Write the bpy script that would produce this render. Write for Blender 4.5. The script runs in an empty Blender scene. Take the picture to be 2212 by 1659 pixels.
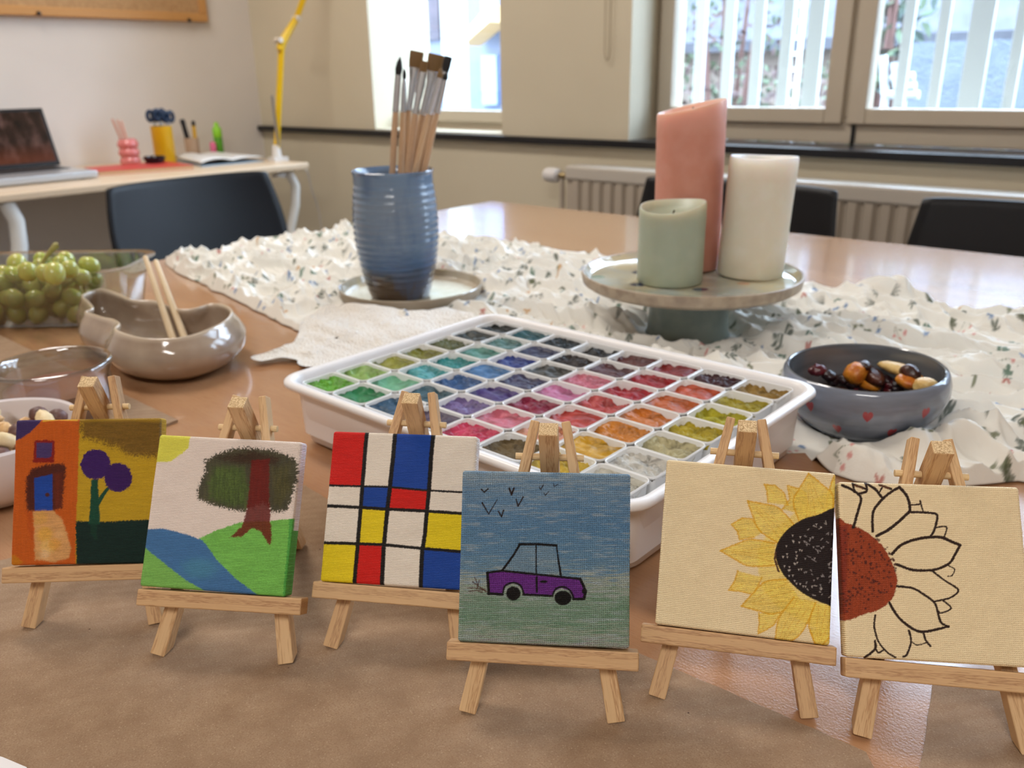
# Six painted mini canvases on easels in front of a paint tray
import bpy, math, random
import numpy as np
from mathutils import Vector, Matrix
R = math.radians
PI = math.pi
random.seed(7)
rng = np.random.default_rng(11)
sc = bpy.context.scene
COL = bpy.context.collection

# ------------------------------------------------------------------ camera
# Axes of the scene: X runs along the table and the window wall, Y towards the window wall, z = 0 is the
# table top while building; everything is raised by TABLE_H at the end so that the floor is at 0.
TABLE_H = 0.75
FPX, PITCH, ROLL, YAW, CH = 1823.55, R(20.1333), R(-.98193), R(40.7255), .25
IW, IH = 2212, 1659
_c, _s = math.cos(PITCH), math.sin(PITCH)
_d = np.array([math.cos(YAW), -math.sin(YAW), 0.]); _e = np.array([math.sin(YAW), math.cos(YAW), 0.])
def _toroom(v): return np.array([v @ _d, v @ _e, v[2]])
_fw = np.array([0, _c, -_s]); _up = np.array([0, _s, _c]); _rt = np.array([1., 0, 0])
_r2 = math.cos(ROLL)*_rt + math.sin(ROLL)*_up; _u2 = -math.sin(ROLL)*_rt + math.cos(ROLL)*_up
FW, RT, UP = _toroom(_fw), _toroom(_r2), _toroom(_u2)
O3 = np.array([0, 0, CH])
def ray(x, y): return FW + (x-IW/2)/FPX*RT - (y-IH/2)/FPX*UP
def P(x, y, z=0.):                      # where the line of sight of a measured spot meets height z
    k = ray(x, y); return O3 + k*(z-CH)/k[2]
def PX(x, y, X): k = ray(x, y); return O3 + k*X/k[0]
def PY(x, y, Y): k = ray(x, y); return O3 + k*Y/k[1]

cam_d = bpy.data.cameras.new('camera'); cam = bpy.data.objects.new('camera', cam_d); COL.objects.link(cam)
cam.matrix_world = Matrix(((RT[0], UP[0], -FW[0], 0), (RT[1], UP[1], -FW[1], 0), (RT[2], UP[2], -FW[2], CH), (0, 0, 0, 1)))
cam_d.sensor_width = 36; cam_d.lens = FPX/IW*36; cam_d.clip_start = .01; cam_d.clip_end = 100
cam_d.dof.use_dof = True; cam_d.dof.focus_distance = .345; cam_d.dof.aperture_fstop = 15
sc.camera = cam
vs = sc.view_settings
sc.display_settings.display_device = 'sRGB'
vs.view_transform = 'Standard'; vs.look = 'None'; vs.exposure = 0; vs.gamma = 1; vs.use_curve_mapping = False

# ------------------------------------------------------------------ helpers
def lin(c):
    o = []
    for v in c[:3]:
        v = v/255.
        o.append(v/12.92 if v <= .04045 else ((v+.055)/1.055)**2.4)
    return tuple(o)
def L4(c): return lin(c)+(1.,)

def empty(name, loc=(0, 0, 0), label=None, cat=None, group=None, rot=None):
    o = bpy.data.objects.new(name, None); COL.objects.link(o); o.location = loc
    o.empty_display_size = .02
    if rot: o.rotation_euler = rot
    tag(o, label, cat, group); return o
def tag(o, label=None, cat=None, group=None, kind=None):
    if label: o['label'] = label
    if cat: o['category'] = cat
    if group: o['group'] = group
    if kind: o['kind'] = kind
    return o
def wmat(o):
    m = o.matrix_basis.copy()
    return m if o.parent is None else wmat(o.parent) @ o.matrix_parent_inverse @ m
def attach(o, parent):
    if parent is not None:
        o.parent = parent; o.matrix_parent_inverse = wmat(parent).inverted()
    return o
def mesh_obj(name, V, F, mat=None, parent=None, smooth=False, loc=None, rotm=None, sharp=None):
    me = bpy.data.meshes.new(name)
    me.from_pydata([tuple(float(a) for a in v) for v in V], [], [tuple(int(i) for i in f) for f in F])
    me.validate()
    if mat: me.materials.append(mat)
    if smooth:
        me.polygons.foreach_set('use_smooth', [True]*len(me.polygons))
        if sharp: me.set_sharp_from_angle(angle=R(sharp))
    o = bpy.data.objects.new(name, me); COL.objects.link(o)
    if rotm is not None: o.matrix_basis = rotm
    if loc is not None: o.location = loc
    return attach(o, parent)
def grid_obj(name, Pos, mat, parent=None, cols=None, smooth=True, loc=None, cap=False):
    """Pos (rows, cols, 3) array -> quad sheet; cols (rows, cols, 3) linear colours."""
    n, m = Pos.shape[:2]
    V = Pos.reshape(-1, 3)
    idx = np.arange(n*m).reshape(n, m)
    Q = np.stack([idx[:-1, :-1], idx[:-1, 1:], idx[1:, 1:], idx[1:, :-1]], -1).reshape(-1, 4)
    if cap:
        V = np.vstack([V, V[[0, m-1, n*m-1, (n-1)*m]].mean(0)])
    me = bpy.data.meshes.new(name)
    loops = [Q.ravel()]; starts = [np.arange(len(Q))*4]; tot = len(Q)*4; nf = len(Q); fl = [np.full(len(Q), 4)]
    if cap:
        ring = np.concatenate([idx[0, :], idx[1:, -1], idx[-1, -2::-1], idx[-2:0:-1, 0]])
        nx = np.roll(ring, -1); T = np.stack([ring*0+len(V)-1, nx, ring], -1)
        loops.append(T.ravel()); starts.append(tot+np.arange(len(T))*3); tot += len(T)*3; nf += len(T)
    me.vertices.add(len(V)); me.vertices.foreach_set('co', V.astype(np.float32).ravel())
    me.loops.add(tot); me.loops.foreach_set('vertex_index', np.concatenate(loops).astype(np.int32))
    me.polygons.add(nf); me.polygons.foreach_set('loop_start', np.concatenate(starts).astype(np.int32))
    me.polygons.foreach_set('use_smooth', np.ones(nf, bool))
    me.update(calc_edges=True)
    if cols is not None:
        a = me.color_attributes.new('Col', 'FLOAT_COLOR', 'POINT')
        C = np.ones((len(V), 4), np.float32); C[:n*m, :3] = cols.reshape(-1, 3)
        if cap: C[n*m:, :3] = C[0, :3]
        a.data.foreach_set('color', C.ravel())
    me.materials.append(mat)
    o = bpy.data.objects.new(name, me); COL.objects.link(o)
    if loc is not None: o.location = loc
    return attach(o, parent)
class MB:
    def __init__(s): s.V = []; s.F = []
    def add(s, V, F):
        b = len(s.V); s.V += [tuple(v) for v in V]; s.F += [tuple(b+i for i in f) for f in F]; return s
    def box(s, x0, x1, y0, y1, z0, z1, M=None):
        V = [(x, y, z) for z in (z0, z1) for y in (y0, y1) for x in (x0, x1)]
        if M is not None: V = [tuple(M @ Vector(v)) for v in V]
        return s.add(V, [(0, 2, 3, 1), (4, 5, 7, 6), (0, 1, 5, 4), (2, 6, 7, 3), (0, 4, 6, 2), (1, 3, 7, 5)])
    def tube(s, pts, r, n=12, caps=True, closed=False):
        pts = [Vector(p) for p in pts]; rs = r if isinstance(r, (list, tuple)) else [r]*len(pts)
        b = len(s.V); up = None
        for i, p in enumerate(pts):
            t = (pts[min(i+1, len(pts)-1)]-pts[max(i-1, 0)]).normalized()
            if up is None:
                up = t.orthogonal().normalized()
            up = (up-t*up.dot(t)).normalized(); w = t.cross(up)
            for k in range(n):
                a = 2*PI*k/n; s.V.append(tuple(p+(up*math.cos(a)+w*math.sin(a))*rs[i]))
        for i in range(len(pts)-1):
            for k in range(n):
                k2 = (k+1) % n
                s.F.append((b+i*n+k, b+i*n+k2, b+(i+1)*n+k2, b+(i+1)*n+k))
        if caps:
            s.F.append(tuple(b+k for k in range(n))[::-1]); s.F.append(tuple(b+(len(pts)-1)*n+k for k in range(n)))
        return s
    def loft(s, rings, cap0=True, cap1=True):
        b = len(s.V); n = len(rings[0])
        for r in rings: s.V += [tuple(p) for p in r]
        for i in range(len(rings)-1):
            for k in range(n):
                k2 = (k+1) % n
                s.F.append((b+i*n+k, b+i*n+k2, b+(i+1)*n+k2, b+(i+1)*n+k))
        if cap0: s.F.append(tuple(b+k for k in range(n))[::-1])
        if cap1: s.F.append(tuple(b+(len(rings)-1)*n+k for k in range(n)))
        return s
    def lathe(s, prof, n=48, c=(0, 0), caps=(True, True)):
        return s.loft([[(c[0]+r*math.cos(2*PI*k/n), c[1]+r*math.sin(2*PI*k/n), z) for k in range(n)] for r, z in prof], *caps)
    def build(s, name, mat, parent=None, smooth=False, bevel=0, seg=2, loc=None, rotm=None, sharp=40):
        o = mesh_obj(name, s.V, s.F, mat, parent, smooth, loc, rotm, sharp if smooth else None)
        if bevel:
            m = o.modifiers.new('bevel', 'BEVEL'); m.width = bevel; m.segments = seg; m.limit_method = 'ANGLE'
        return o
def frame(o, x, z, y=None):
    """matrix with given origin, x axis and z axis"""
    z = Vector(z).normalized(); x = Vector(x); x = (x-z*x.dot(z)).normalized(); y = z.cross(x)
    return Matrix(((x.x, y.x, z.x, o[0]), (x.y, y.y, z.y, o[1]), (x.z, y.z, z.z, o[2]), (0, 0, 0, 1)))
def rrect(w, h, r, z, n=6, cx=0, cy=0):
    pts = []
    for (sx, sy, a0) in ((1, -1, -90), (1, 1, 0), (-1, 1, 90), (-1, -1, 180)):
        for k in range(n+1):
            a = R(a0+90*k/n); pts.append((cx+sx*(w/2-r)+r*math.cos(a), cy+sy*(h/2-r)+r*math.sin(a), z))
    return pts
def spline(pts, n, closed=True):
    pts = np.array(pts, float); m = len(pts); out = []
    segs = m if closed else m-1
    for i in range(segs):
        if closed: p0, p1, p2, p3 = pts[(i-1) % m], pts[i], pts[(i+1) % m], pts[(i+2) % m]
        else: p0, p1, p2, p3 = pts[max(i-1, 0)], pts[i], pts[i+1], pts[min(i+2, m-1)]
        for k in range(n):
            t = k/n
            out.append(.5*((2*p1)+(-p0+p2)*t+(2*p0-5*p1+4*p2-p3)*t*t+(-p0+3*p1-3*p2+p3)*t**3))
    if not closed: out.append(pts[-1])
    return np.array(out)

# value noise in numpy
_T = rng.random((256, 256))
def vnoise(x, y):
    xi = np.floor(x).astype(int); yi = np.floor(y).astype(int); fx = x-xi; fy = y-yi
    fx = fx*fx*(3-2*fx); fy = fy*fy*(3-2*fy)
    g = lambda a, b: _T[a & 255, b & 255]
    return (g(xi, yi)*(1-fx)+g(xi+1, yi)*fx)*(1-fy)+(g(xi, yi+1)*(1-fx)+g(xi+1, yi+1)*fx)*fy
def fbm(x, y, o=4, k=2.03):
    s = 0; a = .5; t = 0
    for i in range(o):
        s = s+a*vnoise(x+17.3*i, y+9.1*i); t += a; a *= .5; x = x*k; y = y*k
    return s/t

# ------------------------------------------------------------------ node materials
class Mt:
    def __init__(s, name, color=None, rough=.5, **kw):
        s.m = bpy.data.materials.new(name); s.m.use_nodes = True; s.t = s.m.node_tree; s.t.nodes.clear()
        s.out = s.t.nodes.new('ShaderNodeOutputMaterial'); s.b = s.t.nodes.new('ShaderNodeBsdfPrincipled')
        s.t.links.new(s.b.outputs[0], s.out.inputs[0])
        if color is not None: s.set('Base Color', color)
        s.set('Roughness', rough)
        for k, v in kw.items(): s.set(k.replace('_', ' '), v)
    def _p(s, sock, v):
        if isinstance(v, bpy.types.NodeSocket): s.t.links.new(v, sock)
        elif isinstance(v, tuple) and len(v) == 3 and sock.type == 'RGBA': sock.default_value = L4(v)
        elif sock.type == 'VECTOR' and not isinstance(v, tuple): sock.default_value = (v, v, v)
        else: sock.default_value = v
    def set(s, k, v): s._p(s.b.inputs[k], v); return s
    def node(s, typ, ins=None, **props):
        n = s.t.nodes.new('ShaderNode'+typ)
        for k, v in props.items(): setattr(n, k, v)
        for k, v in (ins or {}).items(): s._p(n.inputs[k], v)
        return n
    def co(s, kind='Object'): return s.node('TexCoord').outputs[kind]
    def map(s, vec, scale=(1, 1, 1), loc=(0, 0, 0), rot=(0, 0, 0)):
        return s.node('Mapping', {'Vector': vec, 'Scale': scale, 'Location': loc, 'Rotation': rot}).outputs[0]
    def noise(s, vec, scale=5., detail=3., rough=.5, dist=0., out='Fac'):
        return s.node('TexNoise', {'Vector': vec, 'Scale': scale, 'Detail': detail, 'Roughness': rough, 'Distortion': dist}).outputs[out]
    def wave(s, vec, scale=5., dist=0., detail=2., dscale=1., axis='X', typ='BANDS', prof='SIN'):
        n = s.node('TexWave', {'Vector': vec, 'Scale': scale, 'Distortion': dist, 'Detail': detail, 'Detail Scale': dscale}, wave_type=typ, wave_profile=prof)
        if typ == 'BANDS': n.bands_direction = axis
        else: n.rings_direction = axis
        return n.outputs['Fac']
    def vor(s, vec, scale=5., out='Distance', feature='F1', rnd=1.):
        return s.node('TexVoronoi', {'Vector': vec, 'Scale': scale, 'Randomness': rnd}, feature=feature).outputs[out]
    def ramp(s, fac, stops, interp='LINEAR'):
        n = s.node('ValToRGB', {'Fac': fac}); cr = n.color_ramp; cr.interpolation = interp
        while len(cr.elements) < len(stops): cr.elements.new(.5)
        for e, (p, c) in zip(cr.elements, stops):
            e.position = p; e.color = L4(c) if isinstance(c, tuple) else (c, c, c, 1)
        return n.outputs[0]
    def mix(s, f, a, b, blend='MIX'):
        n = s.t.nodes.new('ShaderNodeMix'); n.data_type = 'RGBA'; n.blend_type = blend
        s._p(n.inputs[0], f); s._p(n.inputs[6], a); s._p(n.inputs[7], b); return n.outputs[2]
    def math(s, op, a, b=0., c=0.):
        n = s.t.nodes.new('ShaderNodeMath'); n.operation = op; s._p(n.inputs[0], a); s._p(n.inputs[1], b); s._p(n.inputs[2], c); return n.outputs[0]
    def sep(s, vec): return s.node('SeparateXYZ', {'Vector': vec}).outputs
    def comb(s, x, y, z): return s.node('CombineXYZ', {'X': x, 'Y': y, 'Z': z}).outputs[0]
    def bump(s, h, strength=.3, dist=.001):
        n = s.node('Bump', {'Height': h, 'Strength': strength, 'Distance': dist}); s.set('Normal', n.outputs[0]); return s
def simple(name, c, rough=.5, **kw): return Mt(name, c, rough, **kw).m

# pine of the easels: grain runs along the local Z of each piece
def pine(name, c1, c2, ring=330.):
    m = Mt(name, None, .62)
    rnd = m.node('ObjectInfo').outputs['Random']
    off = m.comb(m.math('MULTIPLY', rnd, 1.7), m.math('MULTIPLY', rnd, .9), 0.)
    v = m.node('VectorMath', {0: m.co(), 1: off}, operation='ADD').outputs[0]
    vs_ = m.map(v, (1, 1, .05))
    w = m.wave(vs_, ring/6.28*1.0, 3.5, 3., 40., axis='X')
    n = m.noise(m.map(v, (1400, 1400, 60)), 1., 3., .6)
    g = m.ramp(w, [(0, c1), (.55, c1), (.86, c2), (1, c1)])
    c = m.mix(m.math('MULTIPLY', n, .45), g, c2)
    br = m.mix(m.math('MULTIPLY', rnd, .25), c, (230, 198, 152))
    m.set('Base Color', br); m.bump(n, .35, .0004)
    return m.m
M = {}
M['pine'] = pine('pine', (212, 172, 124), (156, 110, 70))
M['pine2'] = pine('pine_pale', (222, 186, 138), (174, 128, 82), 260.)
M['dowel'] = pine('dowel_birch', (228, 200, 152), (200, 165, 115), 500.)
_m = Mt('pine_end_grain', None, .8); _v = _m.co(); _n = _m.noise(_v, 1500., 2., .7)
_m.set('Base Color', _m.ramp(_n, [(.35, (178, 142, 96)), (.5, (222, 190, 142)), (.65, (242, 216, 170))])); _m.bump(_n, .8, .0008); M['end'] = _m.m
M['bristle_black'] = simple('bristle_black', (16, 15, 17), .6)

def lookup(mname): return M[mname]
SKY, CEIL, LAMP, EXPO = 22., 35., 7., .13
# ------------------------------------------------------------------ the easels
EA = dict(lean=.5317, fw=.0305, s0=.0234, lh=.0074, ld=.0094, la=.039, ct=.008, sa=.1235, ta=.006, sd=.108, wd=.0147, sb=.1194, nb=.0063, cw=.0697, cn=.001)
MAT_T = .0006                                # thickness of the kraft paper the easels stand on
EZ = [  # X, Y, turn, shift of the canvas on the ledge, roll of the canvas, extra lean, label
 (-.38221, .12744, .73491, -.0001, -.01024, -.07525, 'mini pine easel holding the orange and yellow canvas, leftmost in the row'),
 (-.31051, .15338, .58325, -.00361, -.0151, .00676, 'mini pine easel holding the canvas with a tree and a river'),
 (-.25216, .2065, .54418, -.00089, .0147, .01295, 'mini pine easel holding the colour block grid canvas'),
 (-.17433, .21706, .59264, .0003, .01403, -.05485, 'mini pine easel holding the purple car canvas, nearest the camera'),
 (-.1167, .27185, .48163, .00146, -.00355, .02721, 'mini pine easel holding the yellow half sunflower canvas'),
 (-.04276, .30532, .53956, -.00391, .02853, .08319, 'mini pine easel holding the outlined half sunflower canvas at the right edge'),
]
def easel_frame(E):
    x, y, yw, ca, cr, dl = E[:6]; yw = yw-YAW
    A = np.array([math.cos(yw)*_d[0]+math.sin(yw)*_d[1], 0, 0])
    Aw = np.array([math.cos(yw+0), math.sin(yw+0), 0])
    A = _toroom(Aw)
    B = _toroom(np.array([-math.sin(yw), math.cos(yw), 0]))
    l = EA['lean']+dl
    U = np.array([0, 0, math.cos(l)])+B*math.sin(l); N = np.cross(A, U)
    return np.array([x, y, MAT_T]), A, B, U, N
def make_easel(i, E):
    o, A, B, U, N = easel_frame(E); g = EA
    t = empty('easel', tuple(o), E[6], 'easel', 'mini easels in a row')
    loc = lambda a, s, n: o+a*A+s*U+n*N
    W, TH = .0072, .0066
    def bar(p0, p1, half_w, name, top_taper=None, mat='pine', xdir=A, th=TH, cut=0.):
        p0 = np.array(p0); p1 = np.array(p1); z = p1-p0; Ln = np.linalg.norm(z); z = z/Ln
        mb = MB(); w = half_w
        # cross-section: local x across, local y = depth
        a, b = (-w, w) if top_taper is None else top_taper
        V = [(-w, -th/2, -cut), (w, -th/2, -cut), (w, th/2, cut), (-w, th/2, cut), (a, -th/2, Ln), (b, -th/2, Ln), (b, th/2, Ln), (a, th/2, Ln)]
        mb.add(V, [(3, 2, 1, 0), (4, 5, 6, 7), (0, 1, 5, 4), (1, 2, 6, 5), (2, 3, 7, 6), (3, 0, 4, 7)])
        ob = mb.build(name, M[mat], t, bevel=.0005, seg=2, rotm=frame(p0, xdir, z)); ob.data.materials.append(M['end']); ob.data.polygons[0].material_index = ob.data.polygons[1].material_index = 1; return ob
    # two front legs, front faces in the plane n = 0; the foot is shortened so that the sloped end rests on the paper
    cut = TH*math.tan(g['lean']+E[5])*.5; lift = cut+.0008
    for sx in (-1, 1):
        p0 = loc(sx*g['fw'], lift, -TH/2); p1 = loc(sx*(g['ta']+.0012), g['sa'], -TH/2)
        tt = (-.0012, .0026) if sx < 0 else (-.0026, .0012)
        bar(p0, p1, W/2*1.02, 'leg', tt, 'pine' if (i+sx) % 2 else 'pine2', cut=cut)
    # third leg pivots on the dowel
    top = loc(0, g['sb']+.0006, g['nb']-.0045); piv = loc(0, g['sd'], -TH/2)
    tb = R(24.5); dr = np.array([0, 0, math.cos(tb)])-B*math.sin(tb)
    top = piv+dr*.0180
    foot = piv-dr*((piv[2]-MAT_T-.0016)/dr[2])
    bar(foot, top, .0040, 'leg', (-.0040, .0040), 'pine2' if i % 2 else 'pine', th=.0072, cut=-.0034*math.tan(tb))
    d0, d1 = loc(-g['wd'], g['sd'], -TH/2), loc(g['wd'], g['sd'], -TH/2)
    mb = MB(); mb.tube([(0, 0, 0), (0, 0, 2*g['wd'])], .0015, 10)
    mb.build('dowel', M['dowel'], t, smooth=True, rotm=frame(d0, U, d1-d0))
    # ledge: grain along its length
    q = loc(-g['la'], g['s0'], 0)
    mm = Matrix(((U[0], -N[0], A[0], q[0]), (U[1], -N[1], A[1], q[1]), (U[2], -N[2], A[2], q[2]), (0, 0, 0, 1)))
    MB().box(0, g['lh'], -g['ld'], -.0001, 0, 2*g['la']).build('ledge', M['pine'], t, bevel=.0006, rotm=mm).data.materials.append(M['end'])
    for f_ in t.children[-1].data.polygons[:2] if t.children and 'ledge' in t.children[-1].name else []: f_.material_index = 1
    return t
for i, E in enumerate(EZ): make_easel(i, E)

# ------------------------------------------------------------------ painted canvases
def homog(src, dst):
    A_ = []
    for (x, y), (u, v) in zip(src, dst):
        A_.append([x, y, 1, 0, 0, 0, -u*x, -u*y]); A_.append([0, 0, 0, x, y, 1, -v*x, -v*y])
    b = np.array(dst, float).ravel(); h = np.linalg.solve(np.array(A_, float), b); return np.append(h, 1).reshape(3, 3)
class Paint:
    """paints brush marks on a sheet of points; the marks were measured in the photograph's frame"""
    def __init__(s, X, Y, base, gain=1.):
        s.X, s.Y = X, Y; s.gain = gain; s.C = np.ones(X.shape+(3,))*np.array(lin(base))*gain
        s.n1 = fbm(X/2.2, Y/2.2, 2); s.n2 = fbm(X/7, Y/7, 3); s.st = fbm(X/26, Y/2.6, 3); s.sv = fbm(X/2.6, Y/26, 3)
    def put(s, mask, c, alpha=1., vary=.12, streak='h'):
        n = (s.st if streak == 'h' else s.sv)-.5
        col = np.array(lin(c))*s.gain*(1+vary*2*(n*.7+(s.n1-.5)*.5)[..., None])
        a = np.clip(mask*alpha, 0, 1)[..., None]; s.C = s.C*(1-a)+np.clip(col, 0, 1)*a
    def box(s, pts, pad):
        x0, y0 = np.min(pts, 0)-pad; x1, y1 = np.max(pts, 0)+pad
        return (s.X > x0) & (s.X < x1) & (s.Y > y0) & (s.Y < y1)
    def sdf_poly(s, pts):
        pts = np.array(pts, float); X, Y = s.X, s.Y; dm = np.full(X.shape, 1e9); ins = np.zeros(X.shape, bool)
        for i in range(len(pts)):
            a = pts[i]; b = pts[(i+1) % len(pts)]; e = b-a; w0 = X-a[0]; w1 = Y-a[1]
            t = np.clip((w0*e[0]+w1*e[1])/(e@e+1e-9), 0, 1); dm = np.minimum(dm, (w0-t*e[0])**2+(w1-t*e[1])**2)
            c = ((a[1] > Y) != (b[1] > Y)) & (X < (b[0]-a[0])*(Y-a[1])/(b[1]-a[1]+1e-12)+a[0]); ins ^= c
        dm = np.sqrt(dm); return np.where(ins, -dm, dm)
    def poly(s, pts, c, rough=1.5, alpha=1., soft=.8, vary=.12, smooth=0, streak='h'):
        if smooth: pts = spline(pts, smooth)
        dd = s.sdf_poly(pts)+(s.n1-.5)*2*rough+(s.n2-.5)*rough
        s.put(1/(1+np.exp(np.clip(dd/soft*2, -30, 30))), c, alpha, vary, streak)
    def stroke(s, pts, w, c, rough=.6, alpha=1., smooth=0, soft=.5, vary=.15):
        pts = np.array(pts, float)
        if smooth: pts = spline(pts, smooth, False)
        sel = s.box(pts, (max(w) if isinstance(w, (list, tuple)) else w)+3)
        X = s.X[sel]; Y = s.Y[sel]; dm = np.full(X.shape, 1e9)
        for i in range(len(pts)-1):
            a, b = pts[i], pts[i+1]; e = b-a; w0 = X-a[0]; w1 = Y-a[1]
            t = np.clip((w0*e[0]+w1*e[1])/(e@e+1e-9), 0, 1)
            ww = w if not isinstance(w, (list, tuple)) else w[0]+(w[1]-w[0])*(i+t)/(len(pts)-1)
            dm = np.minimum(dm, np.sqrt((w0-t*e[0])**2+(w1-t*e[1])**2)-ww/2)
        m = np.zeros(s.X.shape); m[sel] = 1/(1+np.exp(np.clip((dm+(s.n1[sel]-.5)*2*rough)/soft*2, -30, 30)))
        s.put(m, c, alpha, vary)
    def disc(s, x, y, r, c, rough=1.5, alpha=1., soft=.7, ry=None, vary=.12):
        dd = (np.hypot((s.X-x), (s.Y-y)*(r/(ry or r)))-r)+(s.n1-.5)*2*rough+(s.n2-.5)*rough
        s.put(1/(1+np.exp(np.clip(dd/soft*2, -30, 30))), c, alpha, vary)
def Zm(ox, oy, k, pts): return [(ox+x/k, oy+y/k) for x, y in pts]

def paint_house(p):
    X, Y = p.X, p.Y; Z = lambda q: Zm(0, 900, 3.319, q)
    p.put(np.ones(X.shape), (203, 94, 22), 1, .12, 'v')
    yl = Z([(578, 20), (560, 600), (550, 760), (548, 1060), (553, 1120), (1300, 1120), (1300, 20)])
    p.poly(yl, (198, 160, 34), 2., vary=.14)
    p.poly(Z([(560, -20), (1250, -20), (1250, 300), (1120, 310), (950, 300), (850, 240), (720, 190), (600, 160)]), (104, 72, 30), 9, .85, 5, .5)
    p.poly(Z([(560, 20), (1250, 20), (1250, 60), (900, 42), (600, 48)]), (190, 150, 30), 1, .5, 2)
    p.poly(Z([(60, -30), (330, -30), (300, 45), (240, 110), (170, 160), (60, 200)]), (62, 44, 96), 1.5)
    p.stroke(Z([(320, 38), (420, 26), (560, 34)]), 3.5, (220, 170, 40), .8)
    p.poly(Z([(262, 175), (400, 178), (398, 340), (250, 338)]), (138, 26, 18), 2.2)
    p.poly(Z([(274, 195), (385, 196), (380, 292), (362, 306), (274, 304)]), (74, 56, 108), 1.)
    p.poly(Z([(205, 440), (240, 385), (340, 355), (462, 345), (482, 380), (465, 520), (455, 670), (390, 690), (210, 690), (195, 560)]), (72, 26, 18), 3.5, .97, 2, .3, streak='v')
    p.poly(Z([(395, 420), (450, 415), (448, 660), (400, 670)]), (120, 45, 22), 3, .6, 3, .3, streak='v')
    p.poly(Z([(258, 450), (386, 422), (386, 688), (260, 688)]), (28, 72, 165), 1., vary=.25)
    p.disc(*Z([(350, 572)])[0], 4.4, (78, 34, 26), .8)
    p.poly(Z([(200, 690), (250, 700), (260, 900), (230, 880)]), (190, 80, 20), 4, .8, 3)
    p.poly(Z([(250, 690), (390, 688), (450, 745), (490, 860), (515, 960), (500, 1030), (400, 1060), (262, 1040)]), (222, 166, 104), 2.5, .95, 1.5, .25)
    for (x, y, r, c) in ((300, 740, 14, (228, 170, 80)), (330, 860, 16, (236, 178, 60)), (350, 950, 15, (240, 196, 110)), (400, 930, 13, (226, 160, 60)), (330, 1000, 10, (240, 200, 150)), (430, 860, 9, (232, 180, 120))):
        p.disc(*Z([(x, y)])[0], r, c, 5, .65, 3, vary=.3)
    p.poly(Z([(548, 765), (640, 772), (800, 775), (1000, 765), (1300, 760), (1300, 1300), (560, 1300), (552, 1000)]), (9, 40, 34), 2.4, 1, .8, .35)
    p.poly(Z([(660, 465), (705, 465), (712, 600), (722, 790), (640, 790), (652, 640)]), (20, 74, 54), 1.6, vary=.3, streak='v')
    p.stroke(Z([(775, 535), (735, 590), (700, 650)]), [7, 10], (20, 74, 54), 1.2)
    p.stroke(Z([(680, 780), (675, 850), (690, 890)]), [16, 8], (16, 62, 44), 3, .6)
    p.disc(*Z([(690, 357)])[0], 32, (60, 26, 98), 2.6, ry=33)
    p.disc(*Z([(850, 455)])[0], 30, (58, 24, 92), 2.6, ry=32)
    p.poly(Z([(60, 1000), (120, 1000), (180, 1060), (60, 1110)]), (205, 130, 20), 3, .8, 2)
def paint_tree(p):
    X, Y = p.X, p.Y; Z = lambda q: Zm(280, 840, 2.593, q)
    p.put(np.ones(X.shape), (214, 200, 190), 1, .03)
    p.poly(Z([(130, 230), (345, 230), (335, 330), (300, 360), (230, 405), (150, 408), (120, 400)]), (202, 198, 62), 1.8, .95)
    p.poly(Z([(400, 835), (500, 790), (640, 745), (800, 740), (1000, 720), (1000, 1250), (400, 1250)]), (108, 172, 76), 2.2, vary=.3)
    p.poly(Z([(30, 870), (110, 885), (230, 980), (330, 1060), (460, 1140), (510, 1200), (30, 1200)]), (112, 166, 78), 2., vary=.25)
    p.poly(Z([(20, 780), (105, 783), (200, 782), (330, 815), (420, 850), (500, 960), (600, 1060), (720, 1150), (760, 1200), (480, 1200), (430, 1140), (300, 1060), (200, 980), (85, 890), (20, 870)]), (60, 104, 150), 1.8, vary=.2)
    p.disc(*Z([(400, 1010)])[0], 38, (70, 130, 150), 10, .55, 12, ry=22)
    p.poly(Z([(430, 400), (500, 365), (620, 332), (800, 345), (925, 390), (948, 450), (935, 560), (900, 670), (860, 685), (815, 690), (760, 640), (650, 682), (540, 665), (400, 620), (395, 540), (430, 450)]), (50, 50, 24), 7, .96, 1.4, .7, 8, 'v')
    p.poly(Z([(480, 440), (640, 430), (680, 560), (660, 660), (560, 650), (460, 610), (450, 520)]), (70, 92, 36), 9, .75, 6, .8, streak='v')
    p.poly(Z([(810, 440), (900, 430), (915, 560), (860, 660), (820, 640)]), (74, 70, 34), 7, .7, 5, .7, streak='v')
    p.poly(Z([(500, 385), (700, 350), (850, 385), (830, 430), (620, 425)]), (52, 30, 18), 6, .8, 4, .6)
    p.poly(Z([(690, 400), (790, 395), (792, 560), (800, 700), (805, 770), (812, 850), (800, 885), (780, 850), (750, 800), (700, 780), (640, 830), (600, 830), (570, 835), (640, 770), (665, 690), (680, 560)]), (98, 22, 16), 2.2, .95, 1., .35, streak='v')
    p.stroke(Z([(920, 740), (912, 900), (890, 1160)]), 9, (52, 140, 60), 2, .7)
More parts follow.
